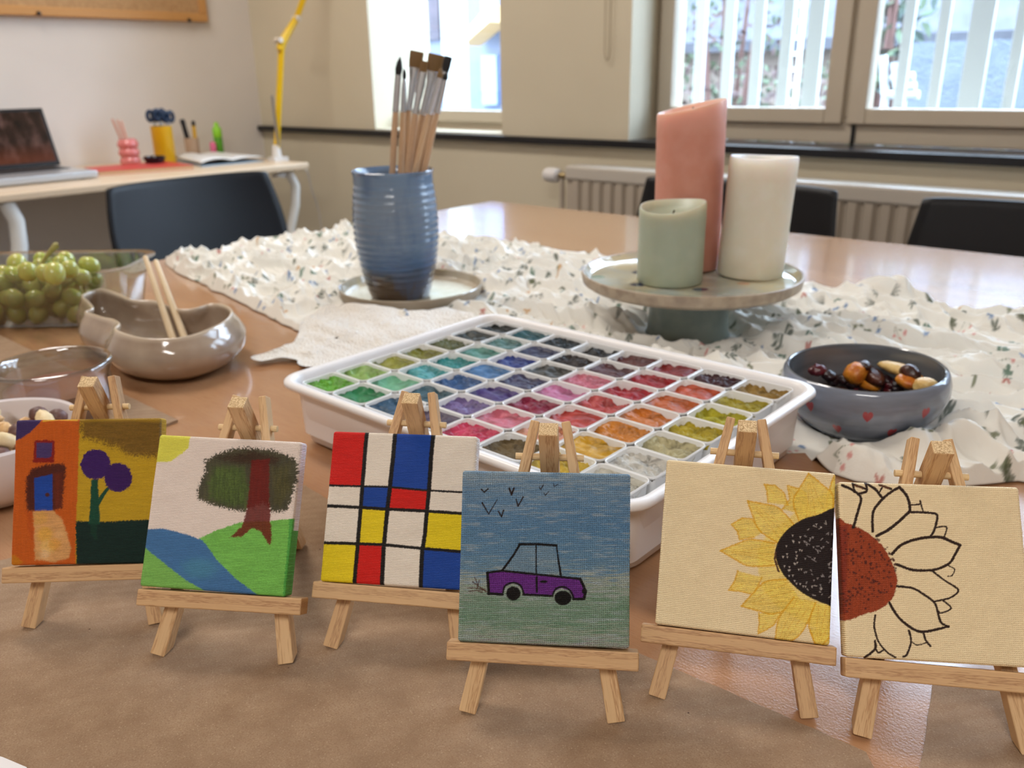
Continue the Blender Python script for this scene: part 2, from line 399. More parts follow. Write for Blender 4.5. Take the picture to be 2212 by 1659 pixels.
def paint_grid(p):
    X, Y = p.X, p.Y; Z = lambda q: Zm(650, 820, 2.676, q)
    red, blue, yel, wh = (190, 26, 20), (22, 62, 142), (212, 188, 28), (216, 206, 192)
    p.put(np.ones(X.shape), wh, 1, .03)
    v = [[(200, 250), (187, 400), (165, 640), (150, 850), (110, 1250)], [(390, 280), (378, 400), (360, 640), (340, 900), (310, 1260)], [(548, 280), (535, 450), (515, 640), (498, 800), (480, 1000), (468, 1260)], [(766, 280), (750, 450), (738, 640), (715, 900), (700, 1000), (688, 1280)], [(1200, 280), (1180, 640), (1150, 900), (1120, 1300)]]
    hh = [[(100, 280), (1200, 300)], [(100, 618), (250, 625), (500, 630), (700, 648), (930, 661), (1200, 680)], [(100, 738), (250, 742), (500, 758), (700, 768), (930, 784), (1200, 805)], [(90, 948), (250, 953), (480, 962), (700, 985), (915, 1004), (1200, 1030)], [(80, 1240), (1200, 1300)]]
    def xat(l, y): l = np.array(l); return np.interp(y, l[:, 1], l[:, 0])
    def yat(l, x): l = np.array(l); return np.interp(x, l[:, 0], l[:, 1])
    zx = (X-650)*2.676; zy = (Y-820)*2.676
    zx = zx+(p.n1-.5)*5; zy = zy+(p.n1-.5)*5
    cs = [[red, wh, blue, wh], [wh, blue, red, wh], [wh, yel, wh, yel], [yel, red, wh, blue]]
    for r in range(4):
        for c in range(4):
            m = (zy > (yat(hh[r], zx) if r else -1e9)) & (zy <= (yat(hh[r+1], zx) if r < 3 else 1e9)) & (zx > (xat(v[c], zy) if c else -1e9)) & (zx <= (xat(v[c+1], zy) if c < 3 else 1e9))
            p.put(m.astype(float), cs[r][c], 1, .03 if cs[r][c] == wh else .14)
    for l, w in ((v[1], 8.6), (v[2], 9.2), (v[3], 9)): p.stroke(Z(l), w, (16, 13, 12), .8)
    for l, w in ((hh[1], 4.6), (hh[2], 7), (hh[3], 6.6)): p.stroke(Z(l), w, (16, 13, 12), 1.0)
def paint_car(p):
    X, Y = p.X, p.Y; Z = lambda q: Zm(940, 890, 2.370, q); zy = (Y-890)*2.37
    t = np.clip((zy-290)/950, 0, 1)[..., None]
    stops = [(0, (140, 162, 178)), (.12, (112, 144, 172)), (.3, (92, 132, 168)), (.45, (100, 138, 168)), (.56, (110, 142, 164)), (.63, (158, 168, 158)), (.72, (128, 152, 134)), (.82, (122, 150, 130)), (.92, (150, 164, 148)), (1, (150, 152, 150))]
    xs = [a for a, _ in stops]; cc = np.array([lin(c) for _, c in stops])
    jt = np.clip(t[..., 0]+(p.st-.5)*.22, 0, 1)
    p.C = np.stack([np.interp(jt, xs, cc[:, k]) for k in range(3)], -1)*p.gain
    s = fbm(X/34, Y/4.2, 3); p.put(np.clip((s-.58)*6, 0, 1), (170, 182, 188), .45, .1)
    s = fbm(X/50+9, Y/3.4+5, 3); p.put(np.clip((s-.55)*7, 0, 1)*(zy > 960), (96, 134, 104), .5, .1)
    s = fbm(X/40+3, Y/3+1, 3); p.put(np.clip((s-.57)*7, 0, 1)*(zy < 830), (84, 126, 164), .45, .1)
    dk = (38, 24, 20); bk = (18, 15, 16)
    for q, w in (([(235, 400), (250, 415), (270, 398)], 3), ([(378, 395), (390, 428), (402, 395)], 4), ([(532, 388), (540, 402), (552, 378)], 2), ([(603, 370), (608, 386), (626, 375)], 1.6), ([(556, 420), (563, 432), (580, 412)], 1.8),
                 ([(414, 452), (424, 488), (450, 440)], 3), ([(240, 470), (274, 528), (318, 452)], [3.4, 1.6]), ([(324, 515), (340, 542), (350, 508)], 3.2)):
        p.stroke(Z(q), w, dk, .5)
    p.poly(Z([(272, 835), (345, 820), (745, 862), (772, 930), (770, 965), (710, 968), (690, 925), (650, 910), (612, 930), (600, 955), (460, 950), (440, 900), (400, 885), (360, 905), (345, 945), (275, 942)]), (104, 44, 132), 1., vary=.3)
    p.poly(Z([(440, 690), (515, 688), (518, 835), (352, 818)]), (122, 146, 162), 1, .5); p.poly(Z([(528, 690), (612, 694), (640, 845), (528, 838)]), (122, 146, 162), 1, .5)
    for q, w in (([(268, 832), (345, 822), (745, 864)], 4), ([(270, 832), (278, 942)], 5), ([(275, 940), (348, 945)], 5), ([(455, 945), (605, 952)], 4), ([(745, 864), (765, 905), (772, 935), (765, 968), (712, 968)], 5),
                 ([(345, 822), (400, 745), (435, 686)], 4), ([(432, 684), (520, 684), (622, 690)], 4.4), ([(518, 690), (520, 838)], 2.6), ([(622, 690), (632, 760), (646, 846)], [3, 5]), ([(522, 855), (524, 930)], 3.6)):
        p.stroke(Z(q), (w*1.25 if not isinstance(w, list) else w), bk, .6)
    p.stroke(Z([(350, 935), (362, 900), (400, 884), (440, 900), (458, 945)]), 4, bk, .5, smooth=4); p.stroke(Z([(606, 945), (622, 915), (660, 905), (695, 925), (712, 962)]), 4, bk, .5, smooth=4)
    p.disc(*Z([(403, 940)])[0], 15.5, bk, .8); p.disc(*Z([(658, 963)])[0], 18.5, (12, 11, 12), .8, ry=16)
    p.disc(*Z([(558, 878)])[0], 8, bk, .8, ry=3); p.disc(*Z([(768, 928)])[0], 6, bk, .6)
    for q in ([(205, 858), (225, 905), (262, 925)], [(165, 912), (215, 912), (268, 930)], [(175, 930), (262, 918)], [(195, 880), (262, 930)], [(228, 872), (215, 925), (245, 934)]): p.stroke(Z(q), 2.2, (84, 56, 46), 1., .85)
CREAM = (226, 206, 166)
def petal(p, a, tip, b, c, edge=(214, 160, 30), wd=3, al=.85, bulge=.28):
    a, tip, b = [np.array(q, float) for q in (a, tip, b)]; m = (a+b)/2; ax = tip-m; nn = np.array([-ax[1], ax[0]]); nn /= np.linalg.norm(nn)
    w = np.linalg.norm(a-b)*bulge; sg = np.sign((a-m)@nn) or 1
    pa = m+ax*.45+nn*sg*(w+np.linalg.norm(a-b)*.32); pb = m+ax*.45-nn*sg*(w+np.linalg.norm(a-b)*.32)
    ring = [a, pa, (pa+tip)/2*1.0+nn*sg*w*.12, tip, (pb+tip)/2-nn*sg*w*.12, pb, b]
    sp = spline(ring[:4], 6, False); sq = spline(ring[3:], 6, False)
    p.poly(np.vstack([sp, sq[1:]]), c, 1.5, al, 1.2, .4)
    p.stroke(sp, wd, edge, 1.22, .8); p.stroke(sq, wd, edge, 1.22, .8)
    for k in range(5):
        f = .15+.17*k; q0 = a*(1-f)+b*f; p.stroke([q0, (q0+tip)/2+nn*(.5-f)*8, tip*.8+q0*.2], 1.6, (228, 196, 90) if k % 2 else (205, 150, 34), 1.4, .45)
def paint_sunflower(p):
    Z = lambda q: Zm(1370, 880, 2.336, q)
    p.put(np.ones(p.X.shape), CREAM, 1, .03)
    yl = (226, 194, 84)
    p.poly(Z([(1080, 420), (980, 420), (900, 470), (820, 520), (740, 590), (660, 650), (620, 720), (620, 830), (650, 930), (720, 1010), (800, 1060), (900, 1110), (1080, 1150)]), (228, 198, 96), 2, .75, 2, .35)
    for q in ([(950, 520), (965, 430), (990, 355), (1060, 330), (1080, 520)], [(740, 520), (775, 470), (762, 405), (815, 420), (850, 440), (880, 560)], [(668, 490), (662, 430), (650, 400), (700, 405), (745, 440), (765, 500)], [(600, 660), (530, 672), (518, 630), (490, 598), (540, 566), (590, 570), (640, 640)],
              [(520, 828), (505, 880), (475, 925), (520, 928), (600, 945), (640, 860)], [(625, 1040), (628, 1090), (622, 1145), (660, 1125), (700, 1100), (740, 1030)], [(880, 1130), (900, 1180), (940, 1230), (1040, 1240), (1040, 1080)]):
        p.poly(Z(q), yl, 1.5, .85, 1.2, .4); p.stroke(Z(q), 3.6, (214, 162, 34), 1.22, .8)
        c_ = np.mean(q, 0)
        for k in (1, 2, 3): p.stroke(Z([q[k], c_]), 1.6, (230, 200, 96) if k % 2 else (208, 154, 36), 1.4, .45)
    for a, t, b in (((830, 600), (865, 345), (985, 545)), ((720, 690), (568, 482), (800, 600)), ((700, 800), (436, 728), (700, 690)), ((760, 870), (538, 1005), (840, 985)), ((800, 960), (700, 1250), (910, 985)), ((905, 990), (920, 1230), (1020, 1010))):
        petal(p, *Z([a, t, b]), yl, wd=3.6)
    blob = Z([(705, 750), (715, 690), (760, 625), (830, 575), (900, 552), (1080, 530), (1080, 1010), (960, 995), (860, 950), (790, 895), (735, 830)])
    p.poly(blob, (30, 20, 20), .8, smooth=5, vary=.25)
    p.stroke(Z([(707, 735), (702, 770), (722, 830)]), 4, (80, 50, 34), 1)
    r = random.Random(5)
    for k in range(120):
        x = r.uniform(735, 995); y = r.uniform(560, 985)
        if ((x-1000)/270)**2+((y-775)/200)**2 > 1: continue
        (cx_, cy_) = Z([(x, y)])[0]; c = (150, 142, 140) if x > 840 and 620 < y < 900 else (176, 166, 158)
        if x > 850 and r.random() < .6: p.stroke([(cx_, cy_), (cx_+r.uniform(-6, 6), cy_+r.uniform(-4, 4)), (cx_+r.uniform(-5, 6), cy_+r.uniform(-5, 5))], 1.8, c, .8, .7)
        else: p.poly([(cx_-2, cy_-2.2), (cx_+2.4, cy_-2), (cx_+.3, cy_+2.6)], c, .4, .85, .4)
def paint_outline(p):
    Z = lambda q: Zm(1790, 930, 2.2749, q)
    p.put(np.ones(p.X.shape), CREAM, 1, .03)
    bl = Z([(30, 470), (90, 470), (130, 485), (200, 520), (270, 590), (315, 680), (330, 750), (305, 830), (250, 880), (190, 900), (30, 912)])
    p.poly(bl, (142, 58, 28), 1.6, smooth=4, vary=.3, streak='v')
    p.poly(Z([(20, 480), (95, 485), (88, 905), (20, 905)]), (112, 34, 22), 2, .7, 2)
    r = random.Random(3)
    for k in range(190):
        x = r.uniform(75, 325); y = r.uniform(480, 905)
        if ((x-60)/265)**2+((y-695)/215)**2 > 1: continue
        p.disc(*Z([(x, y)])[0], r.uniform(1.4, 2.9), (72, 26, 20), .6, .85)
    k = (40, 22, 14)
    S = [([(72, 290), (125, 315), (158, 350), (145, 410), (122, 490)], 5), ([(120, 280), (128, 320)], 4), ([(122, 285), (165, 300), (178, 305)], 4.5), ([(180, 275), (185, 315), (145, 330)], 4.5), ([(182, 278), (225, 305), (260, 348)], 5),
         ([(246, 285), (300, 302)], 4.5), ([(262, 290), (245, 320)], 3), ([(214, 508), (212, 440), (222, 400), (262, 350), (300, 318), (340, 293)], 5), ([(340, 293), (378, 340), (390, 400), (372, 425), (300, 490), (232, 530)], 5.5),
         ([(390, 378), (440, 372), (438, 358), (452, 405)], 3), ([(385, 412), (450, 412), (512, 418), (520, 440), (505, 500), (488, 528)], 4.5), ([(512, 485), (565, 480), (555, 528)], 3),
         ([(305, 615), (350, 570), (430, 540), (530, 530), (600, 555), (632, 568)], 5.5), ([(632, 568), (608, 610), (580, 655), (520, 685), (470, 692), (400, 690), (328, 665)], 5), ([(575, 668), (604, 685), (592, 715), (572, 720)], 2.4),
         ([(498, 695), (560, 742), (622, 785), (590, 820), (545, 835), (508, 842)], 3.6), ([(328, 770), (400, 778), (450, 805), (508, 848), (525, 900), (540, 945), (575, 965)], 4.4), ([(550, 838), (588, 875), (540, 898), (528, 890)], 3.2),
         ([(292, 850), (330, 915), (380, 960), (440, 990), (520, 978), (575, 963)], 5), ([(455, 995), (465, 1030), (488, 1060)], 4.2), ([(400, 1040), (425, 1055), (465, 1045)], 2.4),
         ([(225, 912), (220, 970), (240, 1040), (280, 1090), (320, 1115)], 3.6), ([(385, 985), (395, 1040), (375, 1100), (358, 1112)], 4), ([(222, 1035), (222, 1075), (175, 1115)], 4.6), ([(225, 1070), (238, 1092), (262, 1080)], 3.4)]
    for q, w in S: p.stroke(Z(q), w*1.15, k, .9, smooth=5 if len(q) > 2 else 0)
    S2 = [([(130, 290), (165, 302)], 3), ([(250, 287), (290, 300)], 3)]
    for q, w in S2: p.stroke(Z(q), w, (110, 66, 40), .8, .7)

def canvas_mat(name, sx=.00075, amt=.5):
    m = Mt(name, None, .6)
    at = m.node('Attribute', attribute_name='Col').outputs['Color']; v = m.sep(m.co())
    jit = m.math('MULTIPLY', m.noise(m.co(), 900., 2.), .00035)
    wy = m.math('SINE', m.math('MULTIPLY', m.math('ADD', v[1], jit), 6.2832/sx))
    wx = m.math('SINE', m.math('MULTIPLY', m.math('ADD', v[0], jit), 6.2832/(sx*1.05)))
    h = m.math('ADD', m.math('MULTIPLY', wy, .6), m.math('MULTIPLY', m.math('MULTIPLY', wx, wy), .55))
    h = m.math('ADD', h, m.math('MULTIPLY', m.noise(m.co(), 2500., 2.), .6))
    sh = m.math('MULTIPLY_ADD', h, .035*amt*2, 1.)
    m.set('Base Color', m.mix(1., at, m.comb(sh, sh, sh), 'MULTIPLY'))
    m.bump(h, min(1., amt*1.3), .00036); m.set('Specular IOR Level', .3); return m.m
CV = [
 (paint_house, [(38, 909), (347, 907), (340, 1226), (27, 1225)], (200, 158, 34), 'small square canvas painted orange and yellow with blue door and purple flowers', 1.0, .5),
 (paint_tree, [(345, 938), (653, 957), (624, 1292), (300, 1268)], (222, 212, 214), 'small white canvas with a dark tree, green hill and blue river', 1.3, .5),
 (paint_grid, [(724, 937), (1028, 946), (1009, 1280), (696, 1257)], (226, 220, 216), 'small canvas painted as a grid of red, blue, yellow and white blocks', 1.3, .5),
 (paint_car, [(998, 1018), (1360, 1026), (1362, 1408), (990, 1393)], (128, 154, 180), 'small canvas with a purple car under a blue sky with birds', 1.22, .8),
 (paint_sunflower, [(1446, 1001), (1798, 1027), (1790, 1397), (1418, 1349)], (222, 204, 160), 'cream canvas with the left half of a yellow sunflower, dark centre', 1.17, .45),
 (paint_outline, [(1813, 1050), (2193, 1053), (2232, 1444), (1827, 1419)], (226, 206, 166), 'cream canvas with dark outlined petals around a half brown flower centre', 1.17, .45),
]
def make_canvas(i, N=330):
    fn, cpx, side, label, gain, amt = CV[i]; o, A, B, U, Nn = easel_frame(EZ[i]); g = EA
    cw, ct = g['cw'], g['ct']; ca, cr = EZ[i][3], EZ[i][4]
    r = .0012; inner = np.linspace(r, cw-r, N); ring = np.array([.0004, .0009, .0014, .0019, .0035, .0055, ct+.0006])
    ax = np.concatenate([(r-ring)[::-1], inner, cw-r+ring])
    aX, aY = np.meshgrid(ax, ax)
    ox = np.where(aX < r, aX-r, np.where(aX > cw-r, aX-(cw-r), 0)); oy = np.where(aY < r, aY-r, np.where(aY > cw-r, aY-(cw-r), 0))
    bx, by = aX-ox, aY-oy; t = np.maximum(np.abs(ox), np.abs(oy)); nr = np.maximum(np.hypot(ox, oy), 1e-9)
    th = np.minimum(t/r, PI/2); outw = r*np.sin(th); dep = np.where(t < r*PI/2, r*(1-np.cos(th)), r+t-r*PI/2)
    px = bx+outw*ox/nr; py = by+outw*oy/nr
    # canvas cloth is slightly irregular
    dn = (fbm(aX*90+i*7, aY*90, 3)-.5)*.0006
    H = homog([(0, 1), (1, 1), (1, 0), (0, 0)], cpx)
    u = np.clip(px/cw, 0, 1); v = np.clip(py/cw, 0, 1); w = H[2, 0]*u+H[2, 1]*v+1
    X = (H[0, 0]*u+H[0, 1]*v+H[0, 2])/w; Y = (H[1, 0]*u+H[1, 1]*v+H[1, 2])/w
    p = Paint(X, Y, (200, 200, 200), gain); fn(p)
    C = np.clip(p.C, 0, .93)
    sd = (dep > .0022)
    if i in (1,):      # unpainted sides above the hill, green below
        sd = sd & (v > .42)
    if i == 3: sd = sd & (v > .5)
    if i == 5: sd = sd & (u > .3)
    C[sd] = np.array(lin(side))*min(gain, 1.2)*1.0
    C = np.clip(C, 0, .93)
    # local frame: x = A (rolled), y = U (rolled), z = N
    Pos = np.stack([px-cw/2, py, -dep+dn*(dep < .001)], -1)
    c_, s_ = math.cos(cr), math.sin(cr)
    Ar = A*c_+U*s_; Ur = U*c_-A*s_
    Ur = Ur+Nn*(g['cn']/cw); Ur /= np.linalg.norm(Ur); Nr = np.cross(Ar, Ur)
    q = o+(ca)*A+(g['s0']+g['lh']+.0002+abs(s_)*cw/2)*U+(ct+.0012)*Nn
    ob = grid_obj('painted_canvas', Pos, canvas_mat('canvas_%s' % fn.__name__[6:], .00075, amt), None, C, cap=True)
    ob.matrix_basis = Matrix(((Ar[0], Ur[0], Nr[0], q[0]), (Ar[1], Ur[1], Nr[1], q[1]), (Ar[2], Ur[2], Nr[2], q[2]), (0, 0, 0, 1)))
    tag(ob, label, 'painting', 'mini painted canvases on easels')
    return ob
for i in range(6): make_canvas(i)
# ------------------------------------------------------------------ materials of the table things
def beech():
    m = Mt('beech_laminate', None, .3)
    v = m.co()
    g = m.noise(m.map(v, (5, 90, 5)), 1., 4., .6, .4)
    g2 = m.noise(m.map(v, (60, 900, 60)), 1., 2., .6)
    bands = m.noise(m.map(v, (.9, 9, 1)), 1., 3., .5, 1.2)
    c = m.ramp(bands, [(.3, (170, 126, 90)), (.5, (182, 137, 98)), (.7, (192, 149, 110))])
    c = m.mix(m.math('MULTIPLY', g, .45), c, (150, 100, 70)); c = m.mix(m.math('MULTIPLY', m.ramp(g2, [(.5, 0.), (.75, 1.)]), .3), c, (132, 84, 58))
    m.set('Base Color', c); m.set('Roughness', .2); m.set('Specular IOR Level', .35); m.set('Coat IOR', 1.32); m.set('Coat Weight', 1.); m.set('Coat Roughness', .1)
    h = m.math('ADD', m.noise(v, 800., 3., .55), m.math('MULTIPLY', g2, .35))
    m.bump(h, .12, .0012); return m.m
M['beech'] = beech()
M['beech_edge'] = simple('beech_edge_band', (184, 138, 96), .5)
M['steel_grey'] = simple('powder_coated_grey', (150, 150, 152), .4, Metallic=.3)
def kraft():
    m = Mt('kraft_cardboard', None, .85); v = m.co()
    n = m.noise(v, 60., 4., .6); sp = m.noise(v, 1300., 2., .7); fib = m.vor(m.map(v, (1, 1, 1)), 240.)
    c = m.ramp(n, [(.3, (143, 117, 92)), (.7, (163, 137, 110))])
    c = m.mix(m.math('MULTIPLY', m.ramp(sp, [(.35, 1.), (.5, 0.)]), .45), c, (128, 96, 72))
    c = m.mix(m.math('MULTIPLY', m.ramp(sp, [(.62, 0.), (.75, 1.)]), .5), c, (214, 190, 160))
    st = m.vor(m.map(v, (1, 1, 1)), 55.); c = m.mix(m.ramp(st, [(.018, 1.), (.03, 0.)]), c, (70, 48, 36))
    fl = m.math('SINE', m.math('MULTIPLY', m.sep(m.map(v, (1, 1, 1), rot=(0, 0, R(38))))[0], 6.2832/.0072))
    c = m.mix(m.math('MULTIPLY_ADD', fl, .06, .06), c, (140, 108, 84))
    m.set('Base Color', c); m.bump(m.math('ADD', m.math('MULTIPLY', fl, .5), m.math('MULTIPLY', sp, .35)), .3, .0005); m.set('Specular IOR Level', .25); return m.m
M['kraft'] = kraft()
M['kraft_edge'] = simple('cardboard_edge', (120, 92, 70), .9)

# ------------------------------------------------------------------ table
t = empty('table', (0, 0, 0), 'large beech laminate table under the easels, paint tray and runner', 'table')
TX0, TX1, TY0, TY1 = -1.205, 1.25, -.55, 1.345
MB().box(TX0, TX1, TY0, TY1, -.022, 0).build('tabletop', M['beech'], t, bevel=.002)
MB().box(TX0-.0015, TX1+.0015, TY0-.0015, TY1+.0015, -.0215, -.0022).build('edge_band', M['beech_edge'], t, bevel=.001)
MB().box(TX0+.06, TX1-.06, TY0+.06, TY1-.06, -.075, -.023).build('apron', M['steel_grey'], t)
for x in (TX0+.06, TX1-.06):
    for y in (TY0+.06, TY1-.06):
        MB().box(x-.025, x+.025, y-.025, y+.025, -TABLE_H+.0005, -.023).build('leg', M['steel_grey'], t, bevel=.003)

# ------------------------------------------------------------------ cardboard sheets
def sheet(name, pts, z0, z1, mat, label, cat, rough=.0006, group=None):
    pts = np.array(pts, float); out = []
    for i in range(len(pts)):
        a, b = pts[i], pts[(i+1) % len(pts)]; n = max(1, int(np.linalg.norm(b-a)/.006))
        for k in range(n):
            q = a+(b-a)*k/n; out.append(q+(rng.random(2)-.5)*rough)
    n = len(out); V = [(x, y, z0) for x, y in out]+[(x, y, z1) for x, y in out]
    F = [tuple(range(n, 2*n)), tuple(range(n))[::-1]]+[(i, (i+1) % n, n+(i+1) % n, n+i) for i in range(n)]
    o = mesh_obj(name, V, F, mat); tag(o, label, cat, group); return o
sheet('cardboard_sheet', [(-.565, -.02), (-.495, .092), (-.427, .2865), (-.395, .283), (-.167, .279), (-.066, .284), (-.048, .262), (.0, .0), (-.05, -.16), (-.4, -.16)], .0001, MAT_T, M['kraft'], 'brown kraft paper sheet under the row of easels', 'cardboard')
sheet('cardboard_sheet', [(-.0595, .352), (.02, .375), (.12, .37), (.12, .12), (.02, .1), (.006, .19), (-.044, .27)], .0001, MAT_T, M['kraft'], 'smaller brown kraft paper piece at the lower right corner', 'cardboard')
sheet('cardboard_sheet', [(-.98, .296), (-.594, .291), (-.592, .262), (-.66, .12), (-.98, .13)], .0001, .0022, M['kraft'], 'brown cardboard piece under the glass jar and nut bowl', 'cardboard', .0004)
sheet('paper_sheet', [(-.345, .058), (-.325, .0665), (-.312, .0705), (-.300, .069), (-.280, .058), (-.285, .02), (-.345, .02)], MAT_T+.0001, MAT_T+.0006, simple('white_paper', (232, 230, 232), .6), 'white paper corner on the kraft sheet at the bottom left', 'paper', .0002)

# ------------------------------------------------------------------ floral runner
STAND = (-.398, .734); SAUC = (-.7285, .6655); BOWL = (-.1795, .6005)
def runner():
    xs = np.concatenate([np.arange(-1.172, -.46, .0014), np.arange(-.46, .27, .00085)])
    T = np.linspace(0, 1, 520)
    fx = [-1.18, -1.1, -.73, -.5, -.30, -.216, -.205, -.194, -.182, -.166, -.151, -.12, -.071, 0, .3]
    fy = [.590, .572, .500, .520, .520, .530, .527, .537, .523, .513, .511, .520, .575, .60, .6]
    bx = [-1.18, -.978, -.706, -.56, -.333, -.305, -.27, -.24, -.142, .3]; by = [.925, .952, .971, .967, .957, .985, .985, .974, .969, .95]
    X = np.repeat(xs[None], len(T), 0); y0 = np.interp(xs, fx, fy)+(fbm(xs*30, xs*0, 2)-.5)*.008; y1 = np.interp(xs, bx, by)+(fbm(xs*22, xs*0+5, 3)-.5)*.022
    Y = y0[None]+(y1-y0)[None]*T[:, None]
    X = X+(fbm(X*3, Y*14+4, 2)-.5)*.012*(X < -1.12)
    # wrinkles: ridges running mostly along the runner
    wx = X+.10*(fbm(X*4, Y*4, 2)-.5); wy = Y+.05*(fbm(X*5+9, Y*5, 2)-.5)
    rid = lambda a, b: 1-np.abs(2*fbm(a, b, 2)-1)
    r1 = rid(wx*6+wy*9, wy*34-wx*7); r2 = rid(wx*15+31, wy*44+wx*12); r3 = rid(wx*40+3, wy*90+wx*30)
    Z = .0022+.024*np.clip(r1-.62, 0, 1)**1.2*1.6+.022*np.clip(r2-.66, 0, 1)*1.2+.008*np.clip(r3-.6, 0, 1)
    # two big folds at the near right corner and the hump by the far edge
    g = lambda cx, cy, sx, sy, a=0.: np.exp(-((((X-cx)*math.cos(a)+(Y-cy)*math.sin(a))/sx)**2+((-(X-cx)*math.sin(a)+(Y-cy)*math.cos(a))/sy)**2))
    Z += .013*g(-.194, .535, .012, .05, -.1)+.011*g(-.10, .60, .075, .010, .95)+.010*g(-.075, .645, .07, .009, .7)+.009*g(-.02, .66, .08, .012, .5)+.016*g(-.272, .965, .035, .022, .1)
    Z += .006*g(-.155, .53, .05, .008, .25)
    # lies flat under the things that stand on it
    def flat(cx, cy, r, soft, z):
        nonlocal Z
        w = 1/(1+np.exp(np.clip((np.hypot(X-cx, Y-cy)-r)/soft, -40, 40))); Z = Z*(1-w)+z*w
    flat(*STAND, .053, .003, .0018); flat(*SAUC, .088, .004, .0018); flat(*BOWL, .048, .004, .0028)
    tx = np.clip(1-np.maximum(np.abs(X+.343)-.158, np.abs(Y-.43)-.122)/.012, 0, 1); Z = Z*(1-tx)+.0005*tx
    tw = np.clip(1-np.maximum(np.abs(X+.63)-.13, np.abs(Y-.50)-.075)/.02, 0, 1)*.6; Z = Z*(1-tw)+.0012*tw
    ed = np.minimum(T, 1-T)[:, None]*.45; Z = np.minimum(Z, .0012+ed*1.5+.014*g(-.194, .535, .014, .03)+.02*g(-.272, .985, .04, .03))
    Z = np.maximum(Z, .0005)
    # printed flowers and leaves
    C = np.ones(X.shape+(3,))*np.array(lin((229, 226, 217)))
    rr = random.Random(21)
    green, dgreen, olive, blue, pink, red, ochre = (40, 96, 72), (44, 66, 52), (92, 100, 62), (110, 140, 182), (206, 128, 122), (176, 84, 72), (196, 146, 78)
    def leaf(cx, cy, a, L, w, c):
        L, w = L*.86, w*.9
        i0, i1 = np.searchsorted(xs, (cx-L, cx+L)); ty = (cy-L-.56)/.42, (cy+L-.50)/.38
        j0, j1 = max(0, int((cy-L-.60)/.5*520)+0), len(T)
        sub = (slice(None), slice(i0, i1)); Xs, Ys = X[sub], Y[sub]
        if Xs.size == 0: return
        rows = np.where((np.abs(Ys-cy) < L).any(1))[0]
        if len(rows) == 0: return
        sub = (slice(rows[0], rows[-1]+1), slice(i0, i1)); Xs, Ys = X[sub], Y[sub]
        u = (Xs-cx)*math.cos(a)+(Ys-cy)*math.sin(a); v = -(Xs-cx)*math.sin(a)+(Ys-cy)*math.cos(a)
        t = u/L; m = (t > 0) & (t < 1); d_ = np.abs(v)-w*np.sin(np.clip(t, 0, 1)*PI)**.7
        k = np.clip(-d_/.0004+.5, 0, 1)*m; C[sub] = C[sub]*(1-k[..., None]*.8)+np.array(lin(c))*k[..., None]*.8
    def sprig(cx, cy, a, n, L, w, c, gap, alt=True, lean=.7, tip=True, stem=None):
        leaf(cx, cy, a, gap*n*1.05, .0004, stem or c)
        for k in range(n):
            q = (cx+math.cos(a)*gap*(k+.6), cy+math.sin(a)*gap*(k+.6))
            for sgn in ((1, -1) if alt else ((1,) if k % 2 else (-1,))): leaf(*q, a+sgn*lean, L*rr.uniform(.8, 1.1), w, c)
        if tip: leaf(cx+math.cos(a)*gap*n, cy+math.sin(a)*gap*n, a, L, w, c)
    cells = []
    gx = .0225
    for ix in range(int(1.45/gx)):
        for iy in range(int(.48/gx)+1):
            cells.append((-1.175+(ix+.5*(iy % 2)+rr.uniform(.1, .7))*gx, .49+(iy+rr.uniform(.1, .7))*gx))
    for cx, cy in cells:
        k = rr.random(); a = rr.uniform(0, 2*PI)
        if k < .16: sprig(cx, cy, a, 2, .0075, .0013, dgreen, .0042)
        elif k < .28: sprig(cx, cy, a, 3, .0055, .0016, olive, .005, False)
        elif k < .40:
            for q in range(5): leaf(cx, cy, a+(q-2)*.5, .0085, .0012, (78, 86, 62))
        elif k < .52:
            for q in range(3):
                bx_, by_ = cx+rr.uniform(-.007, .007), cy+rr.uniform(-.007, .007)
                for z in range(4): leaf(bx_, by_, a+z*1.57, .0028, .0011, blue)
                leaf(cx, cy, math.atan2(by_-cy, bx_-cx), .008, .0003, dgreen)
        elif k < .62:
            for q in range(3):
                b_ = a+(q-1)*.5; leaf(cx, cy, b_, .011, .0003, olive); leaf(cx+.009*math.cos(b_), cy+.009*math.sin(b_), b_, .004, .0016, pink)
        elif k < .72:
            for z in range(5): leaf(cx, cy, a+z*1.257, .0055, .0012, red)
        elif k < .79: leaf(cx, cy, a, .015, .0022, (60, 72, 52))
        elif k < .85:
            for z in range(3): leaf(cx, cy, a+z*2.1, .0055, .0014, ochre)
        elif k < .92: sprig(cx, cy, a, 2, .006, .0018, green, .004, True, .9)
        else:
            for q in range(7): leaf(cx, cy, a+(q-3)*.22, .014, .0005, (86, 90, 80))
    m = Mt('printed_cotton', None, .85); m.set('Base Color', m.node('Attribute', attribute_name='Col').outputs['Color'])
    v = m.co(); h = m.math('ADD', m.math('MULTIPLY', m.noise(v, 2200., 1.), .4), m.noise(v, 170., 3., .6))
    m.bump(h, .45, .0009); m.set('Sheen Weight', .15); m.set('Specular IOR Level', .2)
    Pos = np.stack([X, Y, Z], -1)
    o = grid_obj('table_runner', Pos, m.m, None, C)
    sm = o.modifiers.new('solidify', 'SOLIDIFY'); sm.thickness = .0004; sm.offset = -1
    tag(o, 'crumpled white table runner printed with small flowers and leaves', 'tablecloth')
    # thickness only matters at the free edge
    return o
runner()

